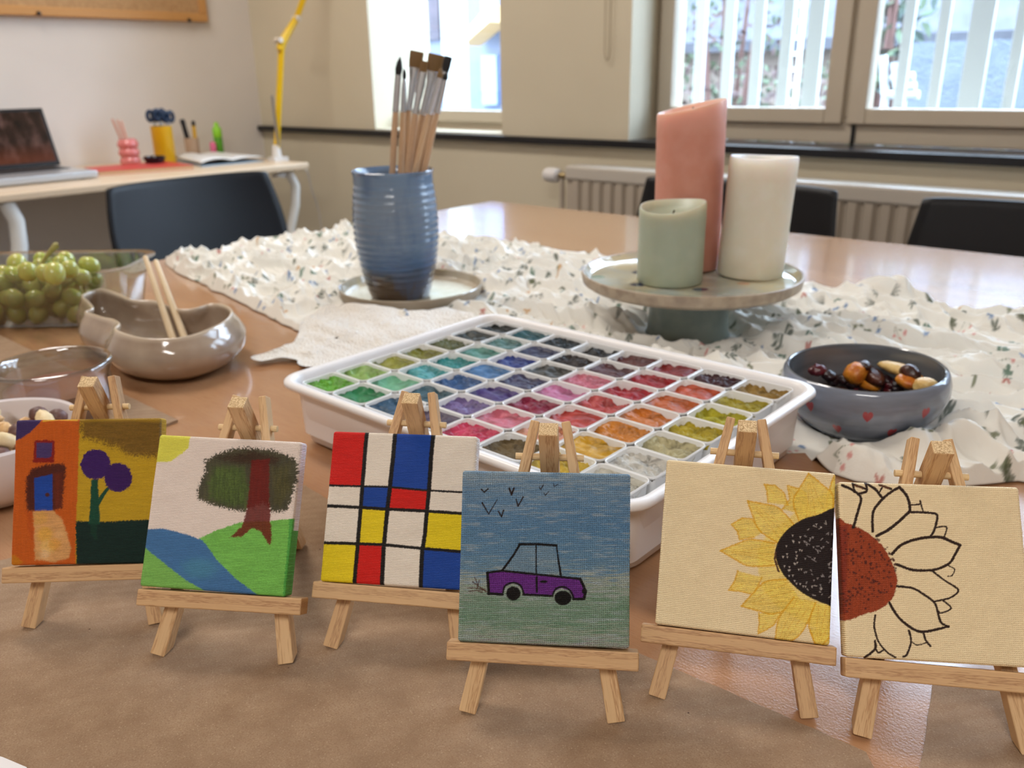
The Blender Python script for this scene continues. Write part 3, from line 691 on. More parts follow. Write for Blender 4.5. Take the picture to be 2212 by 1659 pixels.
# ------------------------------------------------------------------ paper towel
def towel():
    pts = [P(*q)[:2] for q in ((545, 781), (600, 768), (640, 752), (655, 722), (700, 690), (790, 690), (900, 700), (1010, 700), (1010, 760), (800, 800), (660, 803), (640, 788), (598, 786), (560, 792))]
    pts = np.array(pts); c = pts.mean(0); n = 120; ring = spline(pts, 9)
    K = 46; Pos = np.zeros((K, len(ring)+1, 3))
    for k in range(K):
        f = (k+1)/K; q = c+(ring-c)*f; q = np.vstack([q, q[:1]]); Pos[k, :, :2] = q
    X, Y = Pos[..., 0], Pos[..., 1]
    Z = .0035+.018*np.clip(fbm(X*18+3, Y*26, 3)-.40, 0, 1)+.004*np.abs(fbm(X*60, Y*60, 2)-.5)
    ed = np.linspace(0, 1, K)[:, None]**8; Z = Z+ed*.0015
    inrun = Y > .505-.01; Z = Z+.006*(1/(1+np.exp(np.clip(-(Y-.50)/.012, -30, 30))))
    # slips under the near edge of the tray
    tx = np.clip(1-np.maximum(np.abs(X+.343)-.147, np.abs(Y-.43)-.108)/.03, 0, 1); Z = Z*(1-tx)+.0006*tx
    Z = np.maximum(Z, .0006)
    Pos[..., 2] = Z
    m = Mt('paper_towel', (236, 230, 220), .9); v = m.co(); h = m.math('ADD', m.vor(v, 420.), m.math('MULTIPLY', m.noise(v, 90., 3.), 1.6)); m.bump(h, 1., .0022)
    o = grid_obj('paper_towel', Pos, m.m); tag(o, 'crumpled white paper towel half under the paint tray', 'paper towel')
towel()

# ------------------------------------------------------------------ paint tray and its cups
TR = Matrix.Translation((-.343, .4300, 0)) @ Matrix.Rotation(R(-1.08), 4, 'Z')
M['tray_white'] = simple('white_plastic', (236, 233, 232), .32, Specular_IOR_Level=.5)
t = empty('paint_tray', (-.343, .43, 0), 'white plastic paint tray holding the rows of gouache cups', 'paint tray'); t.rotation_euler = (0, 0, R(-1.08))
mb = MB()
prof = [(.272, .196, .012, .001), (.282, .206, .014, .004), (.290, .213, .015, .040), (.2905, .2135, .015, .0432), (.3035, .2265, .018, .0445), (.307, .230, .019, .0465), (.3065, .2295, .019, .0486), (.304, .227, .018, .0498), (.299, .222, .017, .0500),
        (.2935, .2165, .015, .0492), (.2915, .2145, .014, .047), (.289, .211, .012, .0435), (.285, .2085, .010, .009)]
mb.loft([rrect(w, h, r, z, 7) for w, h, r, z in prof], True, True)
mb.build('tray_body', M['tray_white'], t, smooth=True, sharp=60, rotm=TR)
CUPC = [  # colours as they look in the photograph, names
 [((108, 186, 44), 'bright lime green'), ((150, 190, 96), 'light apple green'), ((150, 152, 40), 'yellow olive'), ((128, 128, 34), 'olive green'), ((92, 98, 48), 'moss green'), ((38, 46, 38), 'blackish green'), ((24, 34, 34), 'green black')],
 [((44, 140, 84), 'emerald green'), ((120, 196, 156), 'pale mint green'), ((80, 172, 176), 'light turquoise'), ((30, 140, 138), 'teal'), ((88, 150, 138), 'grey mint'), ((86, 130, 126), 'dusty sea green'), ((16, 84, 94), 'deep petrol blue')],
 [((40, 84, 116), 'slate blue'), ((56, 96, 110), 'grey petrol'), ((36, 86, 146), 'ocean blue'), ((70, 124, 180), 'sky blue'), ((32, 54, 138), 'royal blue'), ((56, 60, 96), 'dark indigo'), ((18, 28, 34), 'blue black')],
 [((104, 90, 116), 'greyed mauve'), ((128, 108, 166), 'lavender'), ((74, 52, 128), 'deep violet'), ((66, 64, 100), 'slate violet'), ((78, 78, 74), 'charcoal grey'), ((44, 34, 32), 'dark umber'), ((22, 22, 24), 'black')],
 [((226, 66, 104), 'hot pink'), ((222, 112, 132), 'rose pink'), ((150, 26, 66), 'crimson'), ((208, 118, 164), 'orchid pink'), ((222, 120, 140), 'candy pink'), ((96, 56, 62), 'brown mauve'), ((98, 46, 42), 'chestnut brown')],
 [((120, 100, 66), 'khaki ochre'), ((230, 150, 112), 'peach'), ((200, 64, 56), 'coral red'), ((208, 84, 82), 'salmon red'), ((186, 44, 56), 'carmine pink'), ((168, 30, 40), 'crimson red'), ((140, 28, 30), 'deep scarlet')],
 [((226, 190, 70), 'pale golden yellow'), ((226, 170, 32), 'golden yellow'), ((226, 138, 34), 'orange yellow'), ((218, 120, 30), 'light orange'), ((206, 98, 32), 'orange'), ((204, 78, 28), 'red orange'), ((66, 20, 26), 'dark maroon')],
 [((224, 220, 204), 'off white'), ((226, 222, 210), 'crumbly white'), ((206, 196, 150), 'pale cream'), ((196, 172, 36), 'mustard yellow'), ((188, 178, 36), 'lemon yellow'), ((178, 160, 40), 'greenish yellow'), ((166, 130, 62), 'golden brown')],
]
def clear_plastic(name, c=(245, 246, 246), tr=.55, rough=.15):
    m = Mt(name, c, rough); tb = m.node('BsdfTransparent', {'Color': L4((250, 250, 250))}); mx = m.node('MixShader', {'Fac': tr}); m.t.links.new(m.b.outputs[0], mx.inputs[1]); m.t.links.new(tb.outputs[0], mx.inputs[2]); m.t.links.new(mx.outputs[0], m.out.inputs[0]); return m.m
M['cup'] = simple('translucent_cup', (232, 232, 230), .18, Specular_IOR_Level=.6)
def paint_mat(name, c, dry=0.):
    m = Mt(name, None, .42+dry*.3, Specular_IOR_Level=.3); v = m.co(); n = m.noise(v, 90., 3., .6, 1.); c = tuple(int(a*.8) for a in c); lc = tuple(min(255, int(a*1.1+6)) for a in c); dc = tuple(int(a*.74) for a in c)
    m.set('Base Color', m.ramp(n, [(.3, dc), (.5, c), (.72, lc)])); m.bump(m.noise(v, 260., 3., .6), .5, .0012); return m.m
PA, PB = .0345, .0295
def cup_mesh():
    mb = MB(); w, h = PA*.985, PB*.985
    pr_ = [(w*.84, h*.82, .003, -.030), (w*.90, h*.88, .0035, -.012), (w*.93, h*.92, .0042, -.0012), (w*.945, h*.935, .0045, -.0006), (w, h, .0048, -.0002), (w, h, .0048, .0008), (w*.985, h*.98, .0045, .0011), (w*.955, h*.945, .004, .0009), (w*.94, h*.93, .0036, .0002), (w*.90, h*.88, .0034, -.010), (w*.82, h*.80, .003, -.0285)]
    mb.loft([rrect(a, b, r, z, 4) for a, b, r, z in pr_]); return mb
edge_pos = ['by the tray corner nearest the grey pottery bowl', 'at the tray corner beside the pedestal plate', 'at the tray corner nearest the heart bowl']
first_cup = None
for i in range(8):
    for j in range(7):
        c, nm = CUPC[i][j]
        q = TR @ Vector(((i-3.5)*PA, (j-3)*PB, .0462))
        pos = 'between its neighbours in the tray'
        if j == 6: pos = 'in the far row beside the pedestal plate'
        if i == 0: pos = 'in the end row beside the paper towel'
        if i == 7: pos = 'in the end row beside the heart bowl'
        if j == 0: pos = 'in the near row behind the easels'
        if (i, j) == (0, 0): pos = 'in the corner nearest the grey pottery bowl'
        t = empty('paint_cup', tuple(q), 'cup of %s paint %s' % (nm, pos), 'paint cup', 'gouache cups in the paint tray', rot=(0, 0, R(-1.08)))
        RM = Matrix.Translation(q) @ Matrix.Rotation(R(-1.08), 4, 'Z')
        if first_cup is None:
            first_cup = cup_mesh().build('cup_shell', M['cup'], t, smooth=True, sharp=50, rotm=RM)
        else:
            o = first_cup.copy(); COL.objects.link(o); o.parent = None; o.matrix_parent_inverse = Matrix(); o.matrix_basis = RM; attach(o, t)
        dry = 1. if (i == 7 or (i, j) in ((5, 0), (6, 0))) else .2
        N_ = 30; u, v = np.meshgrid(np.linspace(-1, 1, N_), np.linspace(-1, 1, N_)); sx = i*13.7+j*5.1
        ww, hh_ = PA*.985*.468, PB*.985*.462
        f = fbm(u*1.5+sx, v*1.5+sx*.7, 3); lvl = -.0024-.0010*((i*3+j*5) % 4)/3-.0006*(dry > .5)
        Z = lvl+(f-.5)*.0062
        cr = np.abs(fbm(u*1.8+sx+40, v*1.8, 2)-.5)
        if dry > .5 or (i+j) % 3 == 0: Z -= .0022*np.exp(-(cr/.018)**2)
        if (i*7+j*3) % 4 == 0 or dry > .5: Z += .0012*(np.floor(fbm(u*2.4+sx, v*2.4+7, 2)*9) % 2-.5)
        rim = np.maximum(np.abs(u), np.abs(v)); Z = Z+.0010*(rim > .86)*((f > .44)*1.)
        Z = np.minimum(Z, -.0008)
        k = 1-.03*((np.abs(u)*np.abs(v))**6); sm = np.clip((fbm(u*2+sx+9, v*2, 2)-.3)*3, 0, 1)*rim**9; Z = Z*(1-sm)+(-.0012)*sm
        Pos = np.stack([u*ww*k, v*hh_*k, Z], -1)
        o = grid_obj('paint', Pos, paint_mat('gouache_'+nm.replace(' ', '_'), c, dry)); o.matrix_basis = RM; attach(o, t)

# ------------------------------------------------------------------ mug with brushes on its saucer
def blue_glaze():
    m = Mt('blue_glaze', None, .16, Coat_Weight=.4); v = m.co(); z = m.sep(v)[2]
    n = m.noise(m.map(v, (30, 30, 90)), 1., 4., .6, .5); zz = m.math('ADD', m.math('MULTIPLY', z, 6.6), m.math('MULTIPLY_ADD', n, .26, -.13))
    c = m.ramp(zz, [(0., (72, 56, 42)), (.135, (78, 62, 48)), (.2, (58, 62, 70)), (.29, (62, 92, 128)), (.42, (96, 118, 144)), (.7, (116, 134, 154)), (.93, (104, 130, 160)), (1., (66, 82, 106))])
    c = m.mix(m.math('MULTIPLY', m.ramp(m.noise(m.map(v, (40, 40, 12)), 1., 3.), [(.55, 0.), (.7, 1.)]), .5), c, (66, 90, 128))
    m.set('Base Color', c); m.bump(m.math('ADD', m.noise(v, 160., 2.), m.math('MULTIPLY', m.wave(m.map(v, (0, 0, 1)), 36., 1.2, 2., 20., axis='Z'), .6)), .35, .0012); return m.m
SZ = .0035
MUGC = P(865, 636, .010)
t = empty('brush_mug', (MUGC[0], MUGC[1], SZ+.0065), 'blue ribbed ceramic cup holding the paint brushes', 'cup')
out = []
for k in range(110):
    f = k/109; z = f*.142
    r = float(np.interp(f, [0, .03, .1, .25, .45, .62, .8, .92, .97, 1.], [.0335, .0355, .0385, .0438, .0478, .0484, .0465, .0442, .0445, .0458]))
    r += .0004*math.sin(z*2*PI/.0072)*(1 if .05 < f < .93 else 0); out.append((r, z))
inn = [(.0448, .1428), (.043, .141), (.0415, .136), (.043, .10), (.043, .06), (.038, .02), (.03, .006), (.002, .005)]
mb = MB(); mb.lathe(out+inn, 64); mb.build('cup_body', blue_glaze(), t, smooth=True, sharp=60, loc=(MUGC[0], MUGC[1], SZ+.0065))
sg = Mt('stoneware_glaze', None, .1, Coat_Weight=.6); v = sg.co(); sg.set('Base Color', sg.ramp(sg.noise(v, 30., 4.), [(.35, (196, 188, 172)), (.6, (176, 164, 142)), (.8, (206, 186, 140))])); sg.bump(sg.noise(v, 50., 2.), .25, .002)
M['saucer_side'] = simple('raw_stoneware', (158, 142, 122), .55)
t = empty('saucer', (SAUC[0], SAUC[1], SZ), 'round stoneware saucer under the blue brush cup', 'saucer')
mb = MB(); mb.lathe([(.068, 0), (.078, .0015), (.0825, .006), (.0845, .0135), (.0845, .0165)], 72, caps=(True, False)); mb.build('saucer_base', M['saucer_side'], t, smooth=True, loc=(SAUC[0], SAUC[1], SZ-.001))
mb = MB(); mb.lathe([(.0843, .0158), (.0835, .0168), (.0822, .0160), (.0805, .0078), (.076, .0058), (.03, .0055), (.001, .0055)], 72, caps=(False, True)); mb.build('glazed_well', sg.m, t, smooth=True, loc=(SAUC[0], SAUC[1], SZ-.0005))

M['ferrule'] = simple('ferrule_metal', (205, 208, 212), .22, Metallic=.9)
M['brush_wood'] = pine('brush_handle_wood', (206, 172, 138), (176, 138, 106), 700.)
M['tan'] = simple('tan_bristle', (120, 90, 48), .6)
hd = np.array([MUGC[0], MUGC[1]]); hd = hd/np.linalg.norm(hd); hd3 = np.array([hd[0], hd[1], 0]); side = np.array([hd[1], -hd[0], 0])
def onplane(x, y, off=0.):
    k = ray(x, y); c = hd3 @ np.array([MUGC[0], MUGC[1], 0])+off; return O3+k*(c/(k @ hd3))
S1 = 4.609; zz = lambda x, y: (700+x/S1, 60+y/S1)
BR = [  # mouth, handle end, bristle start, tip, handle r, ferrule w, bristle w, colour, depth, label
 ((680, 1450), (712, 820), (738, 470), (757, 288), .0034, .0034, .0034, 'bristle_black', -.012, 'leftmost brush in the blue cup, pointed black tip', 'round'),
 ((762, 1450), (790, 820), (800, 512), (800, 400), .0032, .0028, .0019, 'bristle_black', -.004, 'thin brush with tiny black tip, second from the left', 'round'),
 ((822, 1440), (845, 805), (905, 395), (928, 232), .0034, .0045, .0075, 'tan', .004, 'flat brush with square tan bristles, the taller of two', 'flat'),
 ((838, 1440), (912, 838), (985, 440), (1002, 330), .0036, .0048, .0042, 'tan', -.013, 'brush with a broad shiny ferrule between the two tan flat brushes', 'flat'),
 ((870, 1440), (985, 850), (1092, 438), (1120, 262), .0042, .005, .0088, 'tan', .021, 'widest flat brush with square tan bristles', 'flat'),
 ((900, 1440), (1045, 842), (1150, 500), (1170, 400), .0030, .003, .003, 'tan', -.022, 'slim brush in front of the widest tan brush', 'round'),
 ((955, 1440), (1078, 840), (1205, 440), (1240, 285), .0030, .0034, .0044, 'bristle_black', .012, 'rightmost brush with slanted black bristles', 'flat'),
 ((1000, 1430), (1130, 832), (1200, 520), (1222, 440), .0029, .003, .0028, 'bristle_black', -.016, 'thin brush leaning against the right rim of the cup', 'round'),
]
for mo, fe, bs, tp, hr, fw_, bw, bc, off, lab, kind in BR:
    m3, f3, b3, t3 = [onplane(*zz(*q), off) for q in (mo, fe, bs, tp)]
    dr = (f3-m3)/np.linalg.norm(f3-m3); z0 = SZ+.0165; p0 = m3-dr*((m3[2]-z0)/dr[2])
    cc = np.array([MUGC[0], MUGC[1]]); rad = np.linalg.norm(p0[:2]-cc)
    if rad > .026: p0[:2] = cc+(p0[:2]-cc)*.026/rad
    t = empty('paint_brush', tuple(p0), lab, 'paint brush', 'paint brushes in the blue cup')
    dr = (f3-p0); Ln = np.linalg.norm(dr); dr /= Ln; Fm = frame(p0, side, dr)
    mb = MB(); mb.tube([(0, 0, 0), (0, 0, Ln*.1), (0, 0, Ln*.55), (0, 0, Ln*.9), (0, 0, Ln)], [hr*.5, hr*.8, hr, hr*1.02, hr*.86], 14); mb.build('handle', M['brush_wood'], t, smooth=True, rotm=Fm)
    d2 = b3-f3; L2 = np.linalg.norm(d2); F2 = frame(f3-dr*.002, side, d2); mb = MB()
    fl = .45 if kind == 'flat' else 1.
    def ring(a, b, z, n=16): return [(a*math.cos(2*PI*k/n), b*math.sin(2*PI*k/n), z) for k in range(n)]
    mb.loft([ring(hr*1.03, hr*1.03, 0), ring(hr*1.06, hr*1.06, .003), ring(hr*1.0, hr*1.0, .006), ring(hr*1.02, hr*1.02, L2*.3), ring(fw_, fw_*(.5+.5*fl), L2*.75), ring(bw*.92, bw*.92*fl, L2+.002)]); mb.build('ferrule', M['ferrule'], t, smooth=True, rotm=F2)
    d3 = t3-b3; L3 = np.linalg.norm(d3); F3 = frame(b3, side, d3); mb = MB()
    if kind == 'flat': mb.loft([ring(bw*.9, bw*.38, 0), ring(bw, bw*.36, L3*.4), ring(bw*1.02, bw*.26, L3*.85), ring(bw*.97, bw*.14, L3)])
    else: mb.loft([ring(bw*.9, bw*.9, 0), ring(bw*1.15, bw*1.1, L3*.35), ring(bw*.8, bw*.75, L3*.7), ring(bw*.12, bw*.12, L3)])
    mb.build('bristles', M[bc], t, smooth=True, rotm=F3)

# ------------------------------------------------------------------ pedestal plate and candles
ST = STAND; SB = .003
t = empty('pedestal_plate', (ST[0], ST[1], SB), 'round ceramic pedestal plate carrying three candles', 'cake stand')
pm = Mt('flowered_glaze', None, .08, Coat_Weight=.5); v = pm.co()
b1 = pm.vor(v, 34., 'Distance'); bc = pm.vor(v, 34., 'Color'); base = pm.ramp(pm.noise(v, 14., 3.), [(.4, (196, 184, 150)), (.6, (172, 178, 172))])
spot = pm.ramp(b1, [(.20, 1.), (.30, 0.)]); col = pm.ramp(pm.sep(bc)[0], [(.0, (44, 58, 92)), (.35, (52, 70, 100)), (.36, (120, 150, 130)), (.6, (116, 148, 130)), (.61, (196, 150, 120)), (.8, (190, 184, 160))], 'CONSTANT')
pm.set('Base Color', pm.mix(spot, base, col)); pm.bump(pm.noise(v, 26., 2.), .25, .003)
rim_m = Mt('speckled_cream_rim', None, .4); v = rim_m.co(); rim_m.set('Base Color', rim_m.ramp(rim_m.noise(v, 90., 3.), [(.35, (150, 132, 112)), (.6, (176, 158, 134))]))
foot_m = Mt('sage_glaze', None, .35); v = foot_m.co(); foot_m.set('Base Color', foot_m.ramp(foot_m.noise(v, 40., 3.), [(.35, (112, 124, 118)), (.65, (134, 144, 134))]))
PZ = .0585
mb = MB(); mb.lathe([(.0418, 0), (.0402, .003), (.0388, .02), (.0394, .044), (.044, .0475)], 64); mb.build('foot', foot_m.m, t, smooth=True, loc=(ST[0], ST[1], SB))
mb = MB(); mb.lathe([(.03, .0475), (.08, .0485), (.100, .0500), (.1055, .0535), (.1068, .0605), (.1065, .0630), (.1055, .0636), (.1042, .0628)], 96, caps=(True, False)); mb.build('plate_rim', rim_m.m, t, smooth=True, loc=(ST[0], ST[1], SB))
mb = MB(); mb.lathe([(.1052, .0630), (.1036, .0620), (.1012, .0582), (.096, .0562), (.05, .0558), (.001, .0558)], 96, caps=(False, True)); mb.build('plate_well', pm.m, t, smooth=True, loc=(ST[0], ST[1], SB+.0004))
def wax(name, c, c2, zt, scar=False):
    m = Mt(name, None, .42, Subsurface_Weight=.45, Subsurface_Scale=.02); m.set('Subsurface Radius', (1., .6, .4)); v = m.co(); z = m.sep(v)[2]
    n = m.noise(v, 60., 3.); f = m.math('DIVIDE', z, zt); col = m.ramp(f, [(0., c), (.8, c), (1., c2)])
    col = m.mix(m.math('MULTIPLY', m.ramp(n, [(.45, 0.), (.75, 1.)]), .25), col, c2)
    m.set('Base Color', col); m.bump(m.noise(v, 110., 2.), .15, .001); return m.m
def candle(cx, cy, z0, h, r, mat, lab, tilt=(0, 0), slant=(0, 0, 0), dip=.008, wick=True, cn='candle'):
    t = empty('candle', (cx, cy, z0), lab, 'candle', 'candles on the pedestal plate')
    n = 64; mb = MB(); rings = []
    zr = lambda a: h+slant[0]*math.cos(a-slant[1])+slant[2]*math.sin(2*a+1.)
    def rg(rr_, f, top=None, dz=0.): return [(rr_*math.cos(2*PI*k/n), rr_*math.sin(2*PI*k/n), (zr(2*PI*k/n)*f if top is None else zr(2*PI*k/n)+dz) if f is not None else 0) for k in range(n)]
    rings.append(rg(r*.97, 0.)); rings.append([(x*1.03, y*1.03, .0015) for x, y, z in rings[0]])
    for f in (.2, .4, .6, .8, .93): rings.append(rg(r*(1+.004*math.sin(f*9)), f))
    rings.append(rg(r, 1, 1, -.002)); rings.append(rg(r*.975, 1, 1, .0)); rings.append(rg(r*.92, 1, 1, -.0006)); rings.append(rg(r*.84, 1, 1, -dip*.55)); rings.append(rg(r*.6, 1, 1, -dip*.9))
    low = h-dip-abs(slant[0])*.3
    rings.append([(r*.3*math.cos(2*PI*k/n), r*.3*math.sin(2*PI*k/n), low) for k in range(n)])
    mb.loft(rings); Rm = Matrix.Translation((cx, cy, z0)) @ Matrix.Rotation(tilt[0], 4, 'X') @ Matrix.Rotation(tilt[1], 4, 'Y')
    mb.build('wax', mat, t, smooth=True, sharp=75, rotm=Rm)
    mb = MB(); mb.tube([(0, 0, low-.002), (.0005, 0, low+.004), (.0015, .0005, low+.007)], .0008, 8); mb.build('wick', simple('charred_wick', (30, 26, 24), .9), t, smooth=True, rotm=Rm)
zc = SB+.0568
q = P(1479, 577, zc); rt = math.atan2(RT[1], RT[0])
def tl(px): a = px; return (-a*RT[1]*0+a*math.sin(rt)*-1, a*math.cos(rt))
candle(q[0]-UP[0]*.001, q[1]+.002, zc, .1585, .0335, wax('pink_wax', (206, 142, 122), (226, 178, 162), .165), 'tall pink pillar candle with slanted top, behind the green one', (math.sin(rt)*.0, -.02), (.0065, rt, .0), .006)
q = P(1619, 592, zc)
candle(q[0], q[1], zc, .1135, .0318, wax('white_wax', (222, 214, 194), (240, 238, 234), .118), 'white pillar candle leaning to the right on the pedestal plate', (-.045*math.sin(rt), .045*math.cos(rt)), (.001, 0, .0006), .010)
q = P(1445, 606, zc)
candle(q[0]-FW[0]*.002, q[1]-FW[1]*.002, zc, .0730, .0312, wax('sage_wax', (168, 176, 154), (196, 200, 180), .078), 'short sage green pillar candle at the front of the plate', (0, 0), (.0035, rt+.6, .0012), .011)

# ------------------------------------------------------------------ heart bowl with dried fruit
BT = Matrix.Translation((BOWL[0], BOWL[1], .004)) @ Matrix.Rotation(R(2.5), 4, (-UP[0], -UP[1], 0))
hb = Mt('slate_glaze', None, .15, Coat_Weight=.4); v = hb.co(); s3 = hb.sep(v)
c = hb.ramp(hb.noise(hb.map(v, (20, 20, 120)), 1., 3.), [(.3, (104, 110, 122)), (.7, (130, 139, 156))])
# little painted hearts around the belly
ang = hb.math('ARCTAN2', s3[1], s3[0])
def hearts(off, zc_, n=9.):
    a = hb.math('FRACT', hb.math('ADD', hb.math('MULTIPLY', ang, n/6.28318), off)); x = hb.math('MULTIPLY', hb.math('SUBTRACT', a, .5), 6.28318*.056/n/.0034)
    y = hb.math('DIVIDE', hb.math('SUBTRACT', s3[2], zc_), .0038); ax = hb.math('ABSOLUTE', x); yy = hb.math('SUBTRACT', y, hb.math('MULTIPLY', hb.math('SQRT', ax), .75))
    d = hb.math('ADD', hb.math('MULTIPLY', x, x), hb.math('MULTIPLY', yy, yy)); return hb.ramp(d, [(.75, 1.), (1., 0.)])
hm = hb.math('MAXIMUM', hearts(.2, .0275), hearts(.72, .0135))
hb.set('Base Color', hb.mix(hm, c, (162, 64, 70))); hb.bump(hb.noise(hb.map(v, (30, 30, 160)), 1., 2.), .2, .0012)
t = empty('ceramic_bowl', (BOWL[0], BOWL[1], .004), 'slate blue bowl with small red hearts holding dried fruit', 'bowl')
BK = .86
hb.b.inputs['Base Color'].default_value = (0, 0, 0, 1)
mb = MB(); mb.lathe([(.036*BK, 0), (.043*BK, .0015), (.053*BK, .009), (.0618*BK, .019), (.0662*BK, .029), (.0665*BK, .036), (.0650*BK, .042), (.0635*BK, .0445), (.0622*BK, .0452)], 96, caps=(True, False))
mb.build('bowl_body', hb.m, t, smooth=True, rotm=BT)
ib = Mt('slate_glaze_inside', None, .16, Coat_Weight=.4); v = ib.co(); ib.set('Base Color', ib.ramp(ib.noise(ib.map(v, (20, 20, 120)), 1., 3.), [(.3, (90, 94, 98)), (.7, (108, 112, 118))])); ib.bump(ib.noise(v, 60., 2.), .15, .0012)
mb = MB(); mb.lathe([(.0625*BK, .0450), (.0615*BK, .0456), (.0603*BK, .0448), (.0598*BK, .038), (.0596*BK, .030), (.055*BK, .018), (.046*BK, .0095), (.03*BK, .0065), (.001, .006)], 96, caps=(False, True))
mb.build('inner_wall', ib.m, t, smooth=True, rotm=BT)
def heap(x, y, rmax=.034):
    z = .014
    while z < .042:
        q = P(x, y, z); 
        if math.hypot(q[0]-BOWL[0], q[1]-BOWL[1]) < min(rmax, .022+(z-.012)*.9): return q
        z += .001
    return P(x, y, .04)
def blob(name, c, size, mat, seed, rough=.25, sub=3, rot=None, parent=None, fr=1.6):
    import bmesh
    bm = bmesh.new(); bmesh.ops.create_icosphere(bm, subdivisions=sub, radius=1.)
    r_ = random.Random(seed); o1 = [r_.uniform(0, 50) for _ in range(3)]
    co = np.array([v.co[:] for v in bm.verts]); k = 1+rough*2*(fbm(co[:, 0]*fr+o1[0]+co[:, 2], co[:, 1]*fr+o1[1]-co[:, 2]*.7, 3)-.5)
    co = co*k[:, None]*np.array(size); Rm = Matrix.Rotation(r_.uniform(0, 6.28), 4, 'Z') @ Matrix.Rotation(r_.uniform(-.4, .4), 4, 'X') if rot is None else rot
    for v_, q_ in zip(bm.verts, co): v_.co = q_
    me = bpy.data.meshes.new(name); bm.to_mesh(me); bm.free(); me.materials.append(mat); me.polygons.foreach_set('use_smooth', [True]*len(me.polygons))
    o = bpy.data.objects.new(name, me); COL.objects.link(o); o.matrix_basis = Matrix.Translation(tuple(c)) @ Rm; return attach(o, parent)
def foodm(name, c1, c2, rough=.5, sc_=120., **kw):
    m = Mt(name, None, rough, **kw); v = m.co(); n = m.noise(v, sc_, 3., .6); m.set('Base Color', m.ramp(n, [(.35, c1), (.65, c2)])); m.bump(n, .5, .002); return m.m
apricot = foodm('dried_apricot', (178, 92, 22), (214, 140, 40), .4); raisin = foodm('raisin', (26, 16, 20), (48, 26, 30), .28, 300.); brownf = foodm('dried_date', (44, 20, 14), (78, 36, 22), .35); mang = foodm('dried_mango', (206, 166, 96), (226, 196, 130), .45); cran = foodm('dried_cranberry', (58, 12, 20), (100, 24, 32), .3)
def pf(x, y, z): return P(x, y, z)
F_ = [((1848, 806), .022, (.012, .009, .009), apricot, 'dried_apricot', 'orange dried apricot standing in the heart bowl'), ((1880, 826), .012, (.013, .010, .006), apricot, 'dried_apricot', 'orange dried apricot lying low in the middle of the bowl'),
      ((1965, 822), .012, (.012, .009, .006), apricot, 'dried_apricot', 'orange dried apricot behind the banana piece'), ((1938, 796), .024, (.015, .0085, .0045), mang, 'dried_fruit_piece', 'pale yellow dried fruit slice on top of the pile'),
      ((1998, 834), .013, (.009, .008, .006), mang, 'dried_fruit_piece', 'pale yellow dried fruit slice by the right wall'), ((1866, 790), .024, (.007, .005, .004), brownf, 'dried_fruit_piece', 'dark brown dried date tip beside the apricot'),
      ((1885, 812), .017, (.016, .007, .006), brownf, 'dried_fruit_piece', 'long dark brown dried date across the middle'), ((1965, 808), .018, (.009, .007, .007), brownf, 'dried_fruit_piece', 'wrinkled dark brown dried date at the right')]
for k, ((x, y), z, s_, mt, nm, lab) in enumerate(F_):
    q = heap(x, y); o = blob(nm, q, s_, mt, 40+k, .22); tag(o, lab, 'dried fruit', 'dried fruit in the heart bowl')
r5 = random.Random(8)
for k in range(16):        # the lower layer of the heap
    a = r5.uniform(0, 6.28); rad = .026*math.sqrt(r5.random())
    o = blob('raisin' if k % 3 else 'dried_date', (BOWL[0]+rad*math.cos(a)*1.05, BOWL[1]+rad*math.sin(a), .0165+.006*r5.random()+.0), (.0075, .0058, .005), raisin if k % 3 else brownf, 120+k, .3, 3, fr=2.4)
    tag(o, 'dark raisin low in the heap of dried fruit' if k % 3 else 'dark brown date low in the heap of dried fruit', 'raisin' if k % 3 else 'dried fruit', 'lower raisins in the heart bowl' if k % 3 else 'lower dates in the heart bowl')
for k, (x, y, z) in enumerate(((1765, 800, .017), (1790, 812, .012), (1800, 822, .012), (1838, 828, .015), (1850, 836, .014), (1890, 832, .016), (1902, 838, .014), (1914, 822, .018), (1925, 830, .016), (1940, 832, .016), (1868, 842, .012), (1938, 842, .012), (1920, 842, .012), (1820, 820, .010))):
    q = heap(x, y); o = blob('raisin', q, (.0062, .0048, .0042), raisin if k % 4 else cran, 70+k, .35, 3, fr=2.6); tag(o, 'small dark shiny raisin near the front of the heart bowl', 'raisin', 'raisins in the heart bowl')

# ------------------------------------------------------------------ wavy stoneware bowl and chopsticks
rimpx = [(178, 639), (217, 627), (253, 636), (289, 650), (335, 650), (380, 666), (416, 666), (452, 657), (484, 660), (500, 674), (492, 691), (470, 704), (434, 718), (400, 726), (361, 731), (311, 731), (271, 723), (249, 713), (258, 702), (246, 692), (224, 686), (199, 677), (184, 672), (200, 665), (191, 653)]
RZ = .043
ring = spline([P(x, y, RZ)[:2] for x, y in rimpx], 6); cen = ring.mean(0)
nrm = np.roll(ring, -1, 0)-np.roll(ring, 1, 0); nrm = np.stack([nrm[:, 1], -nrm[:, 0]], 1); nrm /= np.linalg.norm(nrm, axis=1)[:, None]
if ((ring-cen)*nrm).sum() < 0: nrm = -nrm
def smoothring(r_, it):
    for _ in range(it): r_ = (np.roll(r_, 1, 0)+r_*2+np.roll(r_, -1, 0))/4
    return r_
def off(dist, it, z, wob=0.):
    q = smoothring(ring+nrm*dist, it); zz_ = z+wob*np.sin(np.arange(len(q))*.13+.5); return [(a[0], a[1], zz_[k] if wob else z) for k, a in enumerate(q)]
